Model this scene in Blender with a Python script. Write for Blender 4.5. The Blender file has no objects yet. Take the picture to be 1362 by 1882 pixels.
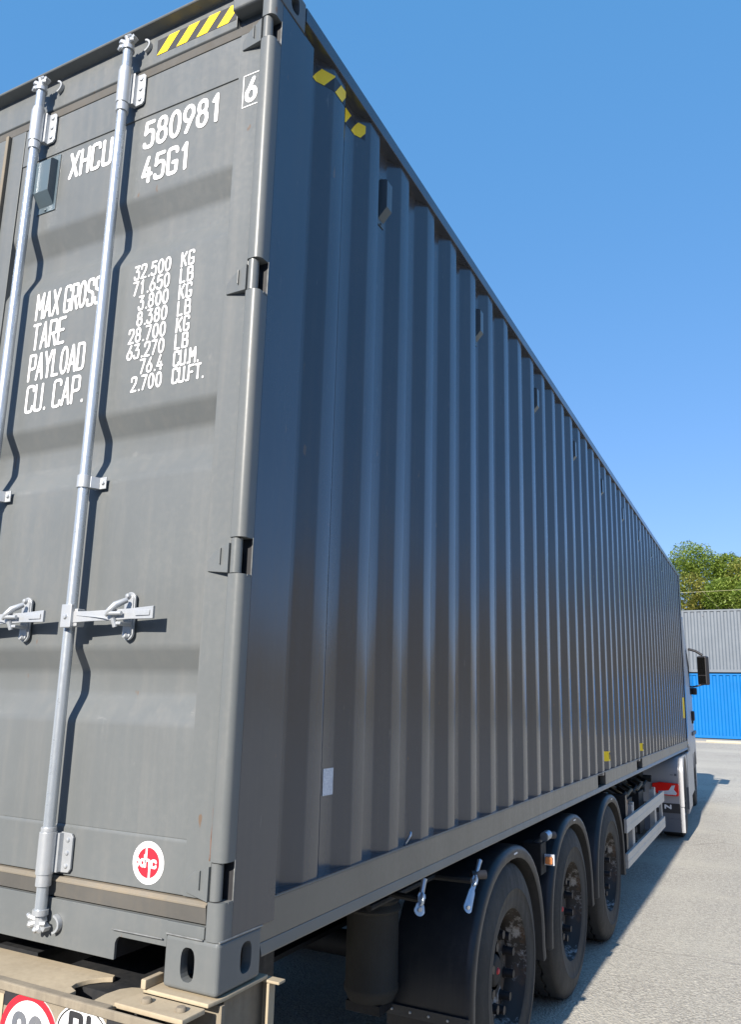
import bpy, bmesh, math, random
from mathutils import Vector, Matrix
R = math.radians
random.seed(7)
scene = bpy.context.scene
COL = scene.collection

# ------------------------------------------------------------------ camera, sky, sun, exposure
ZB = 1.083                       # underside of the container above the ground
cam_d = bpy.data.cameras.new('camera')
cam = bpy.data.objects.new('camera', cam_d)
COL.objects.link(cam)
_yaw, _pitch, _roll = 0.47328381, 0.19907721, 0.02532654
f_ = Vector((-math.sin(_yaw) * math.cos(_pitch), math.cos(_yaw) * math.cos(_pitch), math.sin(_pitch)))
r0_ = Vector((math.cos(_yaw), math.sin(_yaw), 0))
u0_ = r0_.cross(f_)
r_ = r0_ * math.cos(_roll) + u0_ * math.sin(_roll)
u_ = -r0_ * math.sin(_roll) + u0_ * math.cos(_roll)
mw = Matrix((r_, u_, -f_)).transposed().to_4x4()
mw.translation = Vector((1.18409981, -1.58601929, 0.68609485 + ZB))
cam.matrix_world = mw
cam_d.sensor_fit = 'VERTICAL'
cam_d.sensor_height = 24.0
cam_d.lens = 24.0 * 1415.718 / 1882.0
cam_d.shift_x = (681 - 680.85) / 1882.0
cam_d.shift_y = (1000.97 - 941) / 1882.0
cam_d.clip_start = 0.05
cam_d.clip_end = 3000
scene.camera = cam

SUN_EL, SUN_AZ = R(29.5), R(-0.5)   # azimuth: sun stands behind the camera, a hair towards -x
sdir = Vector((math.sin(SUN_AZ) * math.cos(SUN_EL), -math.cos(SUN_AZ) * math.cos(SUN_EL), math.sin(SUN_EL)))
world = bpy.data.worlds.new('World')
scene.world = world
world.use_nodes = True
wn = world.node_tree
wn.nodes.clear()
sky = wn.nodes.new('ShaderNodeTexSky')
sky.sky_type = 'NISHITA'
sky.sun_disc = False
sky.sun_elevation = SUN_EL
sky.sun_rotation = math.atan2(sdir.x, sdir.y)
sky.altitude = 200
sky.air_density = 1.0
sky.dust_density = 0.6
sky.ozone_density = 2.2
bg = wn.nodes.new('ShaderNodeBackground')
bg.inputs['Strength'].default_value = 0.11
wo = wn.nodes.new('ShaderNodeOutputWorld')
# clear dry blue: part of the sky's light is an even deep blue
sc1 = wn.nodes.new('ShaderNodeVectorMath'); sc1.operation = 'MULTIPLY_ADD'
sc1.inputs[1].default_value = (0.46, 0.37, 0.42)
sc1.inputs[2].default_value = (0.20, 1.15, 2.45)
wn.links.new(sky.outputs[0], sc1.inputs[0])
wn.links.new(sc1.outputs[0], bg.inputs[0])
wn.links.new(bg.outputs[0], wo.inputs[0])
sun_d = bpy.data.lights.new('sun', 'SUN')
sun_d.energy = 5.0
sun_d.angle = R(0.5)
sun_d.color = (1.0, 0.93, 0.83)
sun = bpy.data.objects.new('sun', sun_d)
COL.objects.link(sun)
sun.rotation_euler = sdir.to_track_quat('Z', 'Y').to_euler()
scene.view_settings.view_transform = 'Standard'
scene.view_settings.look = 'None'
scene.view_settings.exposure = 0.95
scene.view_settings.gamma = 1.0
scene.view_settings.use_curve_mapping = False
scene.render.engine = 'CYCLES'


# ------------------------------------------------------------------ materials
def newmat(name):
    m = bpy.data.materials.new(name)
    m.use_nodes = True
    nt = m.node_tree
    return m, nt, nt.nodes['Principled BSDF']


def noise(nt, scale, detail=4, vec=None, rough=0.55):
    n = nt.nodes.new('ShaderNodeTexNoise')
    n.inputs['Scale'].default_value = scale
    n.inputs['Detail'].default_value = detail
    n.inputs['Roughness'].default_value = rough
    if vec is not None:
        nt.links.new(vec, n.inputs['Vector'])
    return n.outputs['Fac']


def ramp(nt, fac, a, b, c0=(0, 0, 0, 1), c1=(1, 1, 1, 1)):
    r = nt.nodes.new('ShaderNodeValToRGB')
    r.color_ramp.elements[0].position = a
    r.color_ramp.elements[1].position = b
    r.color_ramp.elements[0].color = c0
    r.color_ramp.elements[1].color = c1
    nt.links.new(fac, r.inputs[0])
    return r.outputs[0]


def mix(nt, fac, a, b, mode='MIX'):
    m = nt.nodes.new('ShaderNodeMix')
    m.data_type = 'RGBA'
    m.blend_type = mode
    for sock, v in ((m.inputs[0], fac), (m.inputs[6], a), (m.inputs[7], b)):
        if hasattr(v, 'is_linked') or hasattr(v, 'links'):
            nt.links.new(v, sock)
        else:
            sock.default_value = v if not isinstance(v, tuple) else (*v[:3], 1)
    return m.outputs[2]


def objco(nt, scale=(1, 1, 1), world_space=True):
    if world_space:
        g = nt.nodes.new('ShaderNodeNewGeometry').outputs['Position']
    else:
        g = nt.nodes.new('ShaderNodeTexCoord').outputs['Object']
    mp = nt.nodes.new('ShaderNodeMapping')
    mp.inputs['Scale'].default_value = scale
    nt.links.new(g, mp.inputs[0])
    return mp.outputs[0]


def bump(nt, bs, h, strength, dist=0.002):
    b = nt.nodes.new('ShaderNodeBump')
    b.inputs['Strength'].default_value = strength
    b.inputs['Distance'].default_value = dist
    nt.links.new(h, b.inputs['Height'])
    nt.links.new(b.outputs[0], bs.inputs['Normal'])


def paint(name, col, rough=0.4, dust=(0.2, 0.17, 0.13), dust_amt=0.25, metal=0.0, var=0.12, spec=0.4, streak=0.3, bmp=0.12, wave=0.0):
    m, nt, bs = newmat(name)
    co = objco(nt)
    big = noise(nt, 1.7, 6, co, 0.65)
    st = noise(nt, 3.0, 5, objco(nt, (9, 9, 0.45)), 0.6)
    fine = noise(nt, 60, 3, co)
    dark = tuple(c * (1 - var) for c in col)
    lite = tuple(min(1, c * (1 + var)) for c in col)
    c = mix(nt, ramp(nt, big, 0.35, 0.68), dark, lite)
    f1 = ramp(nt, st, 0.48, 0.78, (0, 0, 0, 1), (streak, streak, streak, 1))
    c = mix(nt, f1, c, dust)
    f2 = ramp(nt, mixf(nt, big, fine), 0.5, 0.8, (0, 0, 0, 1), (dust_amt, dust_amt, dust_amt, 1))
    c = mix(nt, f2, c, dust)
    nt.links.new(c, bs.inputs['Base Color'])
    bs.inputs['Metallic'].default_value = metal
    bs.inputs['Specular IOR Level'].default_value = spec
    rr = ramp(nt, mixf(nt, st, fine), 0.3, 0.75, (rough * 0.8,) * 3 + (1,), (min(1, rough * 1.35),) * 3 + (1,))
    nt.links.new(rr, bs.inputs['Roughness'])
    if wave:
        b1 = nt.nodes.new('ShaderNodeBump')
        b1.inputs['Strength'].default_value = 0.5
        b1.inputs['Distance'].default_value = wave
        nt.links.new(noise(nt, 1.3, 2, objco(nt, (1, 1, 0.6))), b1.inputs['Height'])
        b2 = nt.nodes.new('ShaderNodeBump')
        b2.inputs['Strength'].default_value = bmp
        b2.inputs['Distance'].default_value = 0.004
        nt.links.new(mixf(nt, noise(nt, 7, 3, co), fine, 0.25), b2.inputs['Height'])
        nt.links.new(b1.outputs[0], b2.inputs['Normal'])
        nt.links.new(b2.outputs[0], bs.inputs['Normal'])
        # a few scuffs and pin-prick rust marks
        v = noise(nt, 38, 2, objco(nt, (1, 1, 0.35)), 0.4)
        f3 = ramp(nt, v, 0.755, 0.79, (0, 0, 0, 1), (0.8, 0.8, 0.8, 1))
        c2 = mix(nt, f3, c, (0.13, 0.085, 0.055))
        v2 = noise(nt, 14, 3, objco(nt, (1, 6, 0.5)), 0.5)
        f4 = ramp(nt, v2, 0.72, 0.76, (0, 0, 0, 1), (0.35, 0.35, 0.35, 1))
        c2 = mix(nt, f4, c2, (0.20, 0.20, 0.195))
        nt.links.new(c2, bs.inputs['Base Color'])
    else:
        bump(nt, bs, mixf(nt, noise(nt, 7, 3, co), fine, 0.25), bmp, 0.004)
    return m


def mixf(nt, a, b, f=0.5):
    m = nt.nodes.new('ShaderNodeMix')
    m.data_type = 'FLOAT'
    m.inputs[0].default_value = f
    nt.links.new(a, m.inputs[2])
    nt.links.new(b, m.inputs[3])
    return m.outputs[0]


def flat(name, col, rough=0.5, metal=0.0, spec=0.5, var=0.06, emit=None):
    m, nt, bs = newmat(name)
    n = noise(nt, 35, 4, objco(nt))
    c = mix(nt, ramp(nt, n, 0.35, 0.7), tuple(x * (1 - var) for x in col), tuple(min(1, x * (1 + var)) for x in col))
    nt.links.new(c, bs.inputs['Base Color'])
    bs.inputs['Roughness'].default_value = rough
    bs.inputs['Metallic'].default_value = metal
    bs.inputs['Specular IOR Level'].default_value = spec
    return m


M = {}
M['grey'] = paint('container_paint_shaded', (0.038, 0.045, 0.059), 0.20, (0.10, 0.09, 0.078), 0.12, streak=0.14, var=0.07, bmp=0.05, spec=0.95, wave=0.04)  # shaded copy of the container paint: darker, bluer side tone put into the colour
M['grey_lit'] = paint('container_paint_lit', (0.118, 0.127, 0.129), 0.38, (0.19, 0.18, 0.165), 0.2, streak=0.22, var=0.06, bmp=0.05, wave=0.03)  # same paint, sunlit copy: brightness of the lit rear put into the colour
M['rail'] = paint('dusty_rail_paint', (0.125, 0.118, 0.102), 0.34, (0.15, 0.13, 0.10), 0.3, streak=0.3, var=0.08, bmp=0.05, spec=0.8, wave=0.03)
M['gasket'] = paint('dusty_rubber_gasket', (0.075, 0.072, 0.066), 0.8, (0.12, 0.105, 0.085), 0.5, streak=0.4, var=0.15)
M['gasketedge'] = paint('sandy_gasket_lip', (0.17, 0.15, 0.12), 0.85, (0.26, 0.2, 0.13), 0.5, streak=0.4, var=0.15)
M['weld'] = flat('weld_bead', (0.14, 0.145, 0.145), 0.5, var=0.3)
M['galv'] = paint('galvanised_steel', (0.44, 0.46, 0.48), 0.40, (0.34, 0.32, 0.29), 0.4, metal=0.5, var=0.16, streak=0.2, bmp=0.15)
M['galvrod'] = paint('galvanised_rod', (0.46, 0.50, 0.54), 0.30, (0.40, 0.39, 0.36), 0.3, metal=0.6, var=0.1, streak=0.25, bmp=0.05)
M['white_print'] = flat('white_print', (0.8, 0.8, 0.8), 0.5, var=0.03)
M['yellow'] = flat('yellow_film', (0.98, 0.66, 0.002), 0.45, var=0.05)
M['black_film'] = flat('black_film', (0.025, 0.025, 0.028), 0.45)
M['red_film'] = flat('red_film', (0.50, 0.015, 0.03), 0.5)
M['beige'] = paint('dusty_beige_steel', (0.36, 0.30, 0.21), 0.75, (0.24, 0.19, 0.13), 0.55, streak=0.5, var=0.16, bmp=0.4)
M['beigedark'] = paint('mud_coated_steel', (0.21, 0.18, 0.135), 0.85, (0.12, 0.10, 0.08), 0.7, streak=0.6, var=0.25, bmp=0.6)
M['chassis'] = paint('chassis_paint', (0.011, 0.012, 0.014), 0.65, (0.04, 0.035, 0.03), 0.25, var=0.2)
M['plastic'] = paint('mudguard_plastic', (0.016, 0.018, 0.022), 0.38, (0.07, 0.065, 0.055), 0.16, var=0.1, streak=0.18, bmp=0.1)
M['plasticlip'] = paint('mudguard_lip', (0.05, 0.05, 0.05), 0.5, (0.10, 0.09, 0.08), 0.3, var=0.1)
M['rubber'] = paint('tyre_rubber', (0.028, 0.028, 0.028), 0.7, (0.10, 0.097, 0.09), 0.55, var=0.2, streak=0.0, bmp=0.5)
M['alu'] = paint('aluminium_rail', (0.50, 0.49, 0.47), 0.45, (0.4, 0.37, 0.32), 0.35, metal=0.3, var=0.07)
M['chrome'] = flat('zinc_plate', (0.36, 0.42, 0.50), 0.32, metal=0.8)
M['knob'] = flat('black_rubber_knob', (0.012, 0.012, 0.015), 0.5)
M['bellows'] = paint('air_spring_rubber', (0.030, 0.029, 0.026), 0.8, (0.065, 0.060, 0.050), 0.4, var=0.2)
M['truckwhite'] = paint('truck_white', (0.33, 0.335, 0.35), 0.3, (0.45, 0.42, 0.38), 0.2, var=0.03, streak=0.12, bmp=0.03)
M['truckgrey'] = paint('truck_grey_plastic', (0.11, 0.12, 0.14), 0.5, (0.2, 0.18, 0.16), 0.3, var=0.08)
M['lampred'] = flat('tail_lamp_red', (0.75, 0.012, 0.008), 0.18)
M['lampclear'] = flat('tail_lamp_clear', (0.62, 0.66, 0.72), 0.15)
M['amber'] = flat('amber_lens', (0.75, 0.28, 0.10), 0.2)
M['glass'] = flat('dark_glass', (0.01, 0.012, 0.015), 0.05)
M['fargrey'] = paint('far_grey_paint', (0.104, 0.124, 0.148), 0.5, (0.2, 0.2, 0.2), 0.2, var=0.05, streak=0.1)
M['blue'] = paint('blue_paint', (0.001, 0.115, 0.34), 0.6, (0.01, 0.12, 0.30), 0.12, spec=0.2, var=0.06, streak=0.1)
M['rowdark'] = paint('added_row_paint', (0.03, 0.06, 0.13), 0.5, var=0.05)
M['kerb'] = paint('kerb_concrete', (0.42, 0.39, 0.29), 0.9, (0.35, 0.3, 0.22), 0.3, var=0.1)
M['concrete'] = paint('pad_concrete', (0.30, 0.285, 0.25), 0.9, (0.3, 0.27, 0.22), 0.3, var=0.1)
M['rust'] = flat('rust', (0.16, 0.06, 0.025), 0.9, var=0.4)
M['floorwood'] = flat('floor_underside', (0.03, 0.028, 0.025), 0.8)
M['wire'] = flat('cable_sheath', (0.25, 0.24, 0.13), 0.6)
M['bark'] = flat('bark', (0.14, 0.12, 0.09), 0.9, var=0.3)


def rim_mat():
    m, nt, bs = newmat('worn_steel_rim')
    co = objco(nt, world_space=False)
    n = noise(nt, 22, 6, co, 0.75)
    n2 = noise(nt, 6, 4, co, 0.6)
    f = ramp(nt, mixf(nt, n, n2, 0.5), 0.53, 0.60)
    c = mix(nt, f, (0.035, 0.030, 0.027), (0.30, 0.30, 0.30))
    f2 = ramp(nt, noise(nt, 13, 4, co), 0.55, 0.65)
    c = mix(nt, f2, c, (0.07, 0.045, 0.03))
    nt.links.new(c, bs.inputs['Base Color'])
    bs.inputs['Roughness'].default_value = 0.65
    bs.inputs['Metallic'].default_value = 0.2
    bump(nt, bs, n, 0.5, 0.003)
    return m


M['rim'] = rim_mat()


def noise_col(nt, scale, vec):
    n = nt.nodes.new('ShaderNodeTexNoise')
    n.inputs['Scale'].default_value = scale
    nt.links.new(vec, n.inputs['Vector'])
    return n.outputs['Color']


def ground_mat():
    m, nt, bs = newmat('old_asphalt')
    co = objco(nt)
    v = nt.nodes.new('ShaderNodeTexVoronoi')
    v.inputs['Scale'].default_value = 95
    nt.links.new(co, v.inputs['Vector'])
    g = nt.nodes.new('ShaderNodeSeparateColor')
    nt.links.new(v.outputs['Color'], g.inputs[0])
    sp = ramp(nt, g.outputs[0], 0.0, 1.0)
    base = mix(nt, sp, (0.22, 0.205, 0.18), (0.52, 0.48, 0.41))
    n1 = noise(nt, 26, 5, co, 0.7)
    base = mix(nt, ramp(nt, n1, 0.35, 0.7, (0.68,) * 3 + (1,), (1.2,) * 3 + (1,)), (0, 0, 0), base)
    big = noise(nt, 0.55, 7, co, 0.62)
    base = mix(nt, ramp(nt, big, 0.38, 0.66, (0.15,) * 3 + (1,), (0.62,) * 3 + (1,)), base, (0.43, 0.405, 0.345))
    st = noise(nt, 1.0, 5, objco(nt, (0.5, 0.12, 1)), 0.6)
    base = mix(nt, ramp(nt, st, 0.5, 0.72, (0, 0, 0, 1), (0.35,) * 3 + (1,)), base, (0.20, 0.195, 0.19))
    lanes = noise(nt, 1.0, 4, objco(nt, (0.05, 0.55, 1)), 0.6)
    base = mix(nt, ramp(nt, lanes, 0.52, 0.68, (0, 0, 0, 1), (0.45,) * 3 + (1,)), base, (0.47, 0.435, 0.36))
    # hairline cracks and old oil spots
    ck = nt.nodes.new('ShaderNodeTexVoronoi')
    ck.feature = 'DISTANCE_TO_EDGE'
    ck.inputs['Scale'].default_value = 0.32
    wp = nt.nodes.new('ShaderNodeVectorMath')
    wp.operation = 'MULTIPLY_ADD'
    nt.links.new(noise_col(nt, 1.6, co), wp.inputs[0])
    wp.inputs[1].default_value = (0.9, 0.9, 0)
    nt.links.new(co, wp.inputs[2])
    nt.links.new(wp.outputs[0], ck.inputs['Vector'])
    cf = ramp(nt, ck.outputs['Distance'], 0.0012, 0.0040, (0.55,) * 3 + (1,), (0, 0, 0, 1))
    base = mix(nt, cf, base, (0.12, 0.11, 0.10))
    oil = ramp(nt, noise(nt, 1.9, 3, co, 0.5), 0.70, 0.78, (0, 0, 0, 1), (0.5,) * 3 + (1,))
    base = mix(nt, oil, base, (0.13, 0.125, 0.12))
    grit = ramp(nt, noise(nt, 160, 2, co, 0.5), 0.62, 0.72, (0, 0, 0, 1), (0.5,) * 3 + (1,))
    base = mix(nt, grit, base, (0.14, 0.135, 0.13))
    nt.links.new(base, bs.inputs['Base Color'])
    bs.inputs['Roughness'].default_value = 0.85
    bs.inputs['Specular IOR Level'].default_value = 0.3
    d = nt.nodes.new('ShaderNodeTexVoronoi')
    d.inputs['Scale'].default_value = 70
    nt.links.new(co, d.inputs['Vector'])
    bump(nt, bs, mixf(nt, d.outputs['Distance'], n1, 0.4), 0.9, 0.010)
    return m


M['ground'] = ground_mat()


def leaf_mat(name, a, b, c3):
    m, nt, bs = newmat(name)
    co = objco(nt)
    g = nt.nodes.new('ShaderNodeObjectInfo')
    c = mix(nt, ramp(nt, noise(nt, 0.9, 3, co), 0.4, 0.62), a, b)
    c = mix(nt, ramp(nt, noise(nt, 9, 2, co), 0.45, 0.7, (0, 0, 0, 1), (0.7,) * 3 + (1,)), c, c3)
    nt.links.new(c, bs.inputs['Base Color'])
    bs.inputs['Roughness'].default_value = 0.55
    tr = nt.nodes.new('ShaderNodeBsdfTranslucent')
    nt.links.new(c, tr.inputs[0])
    mx = nt.nodes.new('ShaderNodeMixShader')
    mx.inputs[0].default_value = 0.45
    nt.links.new(bs.outputs[0], mx.inputs[1])
    nt.links.new(tr.outputs[0], mx.inputs[2])
    nt.links.new(mx.outputs[0], nt.nodes['Material Output'].inputs[0])
    return m


M['leafA'] = leaf_mat('locust_leaf', (0.17, 0.26, 0.04), (0.25, 0.33, 0.06), (0.36, 0.41, 0.12))
M['leafB'] = leaf_mat('dry_leaf', (0.24, 0.27, 0.05), (0.36, 0.31, 0.09), (0.22, 0.28, 0.045))


# ------------------------------------------------------------------ mesh helpers
class MB:
    def __init__(s):
        s.v = []
        s.f = []
        s.mi = []
        s.cur = 0

    def add(s, vs, fs):
        o = len(s.v)
        s.v += [tuple(p) for p in vs]
        for f in fs:
            s.f.append(tuple(i + o for i in f))
            s.mi.append(s.cur)
        return s

    def box(s, x0, x1, y0, y1, z0, z1):
        vs = [(x, y, z) for x in (x0, x1) for y in (y0, y1) for z in (z0, z1)]
        return s.add(vs, [(0, 1, 3, 2), (4, 6, 7, 5), (0, 4, 5, 1), (2, 3, 7, 6), (0, 2, 6, 4), (1, 5, 7, 3)])

    def obox(s, c, hx, hy, hz, rot):
        vs = [Vector(c) + rot @ Vector((x * hx, y * hy, z * hz)) for x in (-1, 1) for y in (-1, 1) for z in (-1, 1)]
        return s.add(vs, [(0, 1, 3, 2), (4, 6, 7, 5), (0, 4, 5, 1), (2, 3, 7, 6), (0, 2, 6, 4), (1, 5, 7, 3)])

    def tube(s, pts, r, n=12, cap=True):
        pts = [Vector(p) for p in pts]
        rs = r if isinstance(r, (list, tuple)) else [r] * len(pts)
        rings = []
        up = None
        for i, p in enumerate(pts):
            if i == 0:
                d = pts[1] - pts[0]
            elif i == len(pts) - 1:
                d = pts[-1] - pts[-2]
            else:
                d = (pts[i + 1] - p).normalized() + (p - pts[i - 1]).normalized()
                if d.length < 1e-6:
                    d = pts[i + 1] - p
            d.normalize()
            if up is None:
                up = Vector((0, 0, 1)) if abs(d.z) < 0.9 else Vector((1, 0, 0))
            a = d.cross(up)
            if a.length < 1e-5:
                a = d.orthogonal()
            a.normalize()
            b = a.cross(d)
            up = b
            rings.append([p + (a * math.cos(2 * math.pi * k / n) + b * math.sin(2 * math.pi * k / n)) * rs[i] for k in range(n)])
        vs = [q for ring in rings for q in ring]
        fs = []
        for i in range(len(pts) - 1):
            for k in range(n):
                k2 = (k + 1) % n
                fs.append((i * n + k, i * n + k2, (i + 1) * n + k2, (i + 1) * n + k))
        if cap:
            fs.append(tuple(range(n - 1, -1, -1)))
            fs.append(tuple(range((len(pts) - 1) * n, len(pts) * n)))
        return s.add(vs, fs)

    def lathe(s, prof, axis='z', c=(0, 0, 0), n=32, a0=0, a1=2 * math.pi, wob=None):
        """prof: (radius, height along axis)"""
        full = abs(a1 - a0 - 2 * math.pi) < 1e-6
        cnt = n if full else n + 1
        vs = []
        for k in range(cnt):
            a = a0 + (a1 - a0) * k / n
            ca, sa = math.cos(a), math.sin(a)
            for j, (r, h) in enumerate(prof):
                if wob:
                    h = h + wob(j, k)
                if axis == 'z':
                    p = (r * ca, r * sa, h)
                elif axis == 'x':
                    p = (h, r * ca, r * sa)
                else:
                    p = (r * sa, h, r * ca)
                vs.append((p[0] + c[0], p[1] + c[1], p[2] + c[2]))
        m = len(prof)
        fs = []
        for k in range(n):
            k2 = (k + 1) % cnt
            for j in range(m - 1):
                fs.append((k * m + j, k2 * m + j, k2 * m + j + 1, k * m + j + 1))
        return s.add(vs, fs)

    def prism(s, poly, axis, h0, h1):
        """poly in the two other axes (order x,y,z minus axis)"""
        def P(a, b, h):
            return (h, a, b) if axis == 'x' else (a, h, b) if axis == 'y' else (a, b, h)
        n = len(poly)
        vs = [P(a, b, h0) for a, b in poly] + [P(a, b, h1) for a, b in poly]
        fs = [tuple(range(n)), tuple(range(2 * n - 1, n - 1, -1))]
        for i in range(n):
            j = (i + 1) % n
            fs.append((i, i + n, j + n, j))
        return s.add(vs, fs)


FR = {}          # object name -> (frame location of its origin)


class Thing:
    def __init__(s, name, label, cat, origin=(0, 0, 0), rotz=0.0, base=(0, 0, 0), group=None):
        e = bpy.data.objects.new(name, None)
        e.empty_display_size = 0.3
        COL.objects.link(e)
        s.o = e
        s.base = Vector(base)
        rot = Matrix.Rotation(rotz, 3, 'Z')
        e.location = Vector(origin) + rot @ s.base
        e.rotation_euler = (0, 0, rotz)
        e['label'] = label
        e['category'] = cat
        if group:
            e['group'] = group

    def part(s, name, mb, mats, parent=None, at=None, smooth=None, bevel=0, label=None, kind=None, seg=2):
        at = Vector(at) if at is not None else None
        if at is None:
            n = len(mb.v)
            xs = [min(p[i] for p in mb.v) + max(p[i] for p in mb.v) for i in range(3)]
            at = Vector(xs) / 2
        o = meshobj(name, mb, mats, at, smooth, bevel, seg)
        pl = s.base if parent is None else FR[parent.name]
        o.parent = s.o if parent is None else parent
        o.location = at - pl
        FR[o.name] = at
        if label:
            o['label'] = label
        if kind:
            o['kind'] = kind
        return o


def meshobj(name, mb, mats, at, smooth=None, bevel=0, seg=2):
    me = bpy.data.meshes.new(name)
    me.from_pydata([tuple(Vector(p) - at) for p in mb.v], [], mb.f)
    if not isinstance(mats, (list, tuple)):
        mats = [mats]
    for m in mats:
        me.materials.append(m)
    if len(mats) > 1:
        me.polygons.foreach_set('material_index', mb.mi)
    bm = bmesh.new()
    bm.from_mesh(me)
    bmesh.ops.remove_doubles(bm, verts=bm.verts, dist=1e-5)
    bmesh.ops.recalc_face_normals(bm, faces=bm.faces)
    if bevel:
        ed = [e for e in bm.edges if len(e.link_faces) == 2 and e.calc_face_angle(0) > R(35)]
        if ed:
            bmesh.ops.bevel(bm, geom=ed, offset=bevel, segments=seg, affect='EDGES', profile=0.5, clamp_overlap=True)
    bm.to_mesh(me)
    bm.free()
    if smooth is None and bevel:
        smooth = 35
    if smooth:
        me.shade_smooth()
        me.set_sharp_from_angle(angle=R(smooth))
    me.update()
    o = bpy.data.objects.new(name, me)
    COL.objects.link(o)
    if bevel:
        w = o.modifiers.new('weighted_normals', 'WEIGHTED_NORMAL')
        w.keep_sharp = True
        w.weight = 60
    return o


def kids(o):
    return list(o.children)


def dup_part(o, delta, parent=None, rotz=None):
    c = o.copy()
    COL.objects.link(c)
    c.parent = parent or o.parent
    c.location = Vector(o.location) + Vector(delta)
    if rotz:
        c.rotation_euler = (0, 0, rotz)
    FR[c.name] = FR[o.name] + Vector(delta)
    for ch in kids(o):
        d = ch.copy()
        COL.objects.link(d)
        d.parent = c
        FR[d.name] = FR[ch.name] + Vector(delta)
    return c


def solo(name, mb, mats, label=None, cat=None, kind=None, group=None, **kw):
    xs = [min(p[i] for p in mb.v) + max(p[i] for p in mb.v) for i in range(3)]
    at = Vector((xs[0] / 2, xs[1] / 2, min(p[2] for p in mb.v)))
    o = meshobj(name, mb, mats, at, **kw)
    o.location = at
    FR[o.name] = at
    for k, v in (('label', label), ('category', cat), ('kind', kind), ('group', group)):
        if v:
            o[k] = v
    return o


# ------------------------------------------------------------------ stroke lettering
def chaikin(p, closed, it=3):
    for _ in range(it):
        q = []
        n = len(p)
        rng = range(n) if closed else range(n - 1)
        if not closed:
            q.append(p[0])
        for i in rng:
            a, b = p[i], p[(i + 1) % n]
            q.append((a[0] * .75 + b[0] * .25, a[1] * .75 + b[1] * .25))
            q.append((a[0] * .25 + b[0] * .75, a[1] * .25 + b[1] * .75))
        if not closed:
            q.append(p[-1])
        p = q
    return p


W = 0.5


def oc(x0, y0, x1, y1, c=.16):
    return ('o', [(x0 + c, y0), (x1 - c, y0), (x1, y0 + c * 1.4), (x1, y1 - c * 1.4), (x1 - c, y1), (x0 + c, y1), (x0, y1 - c * 1.4), (x0, y0 + c * 1.4)])


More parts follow.
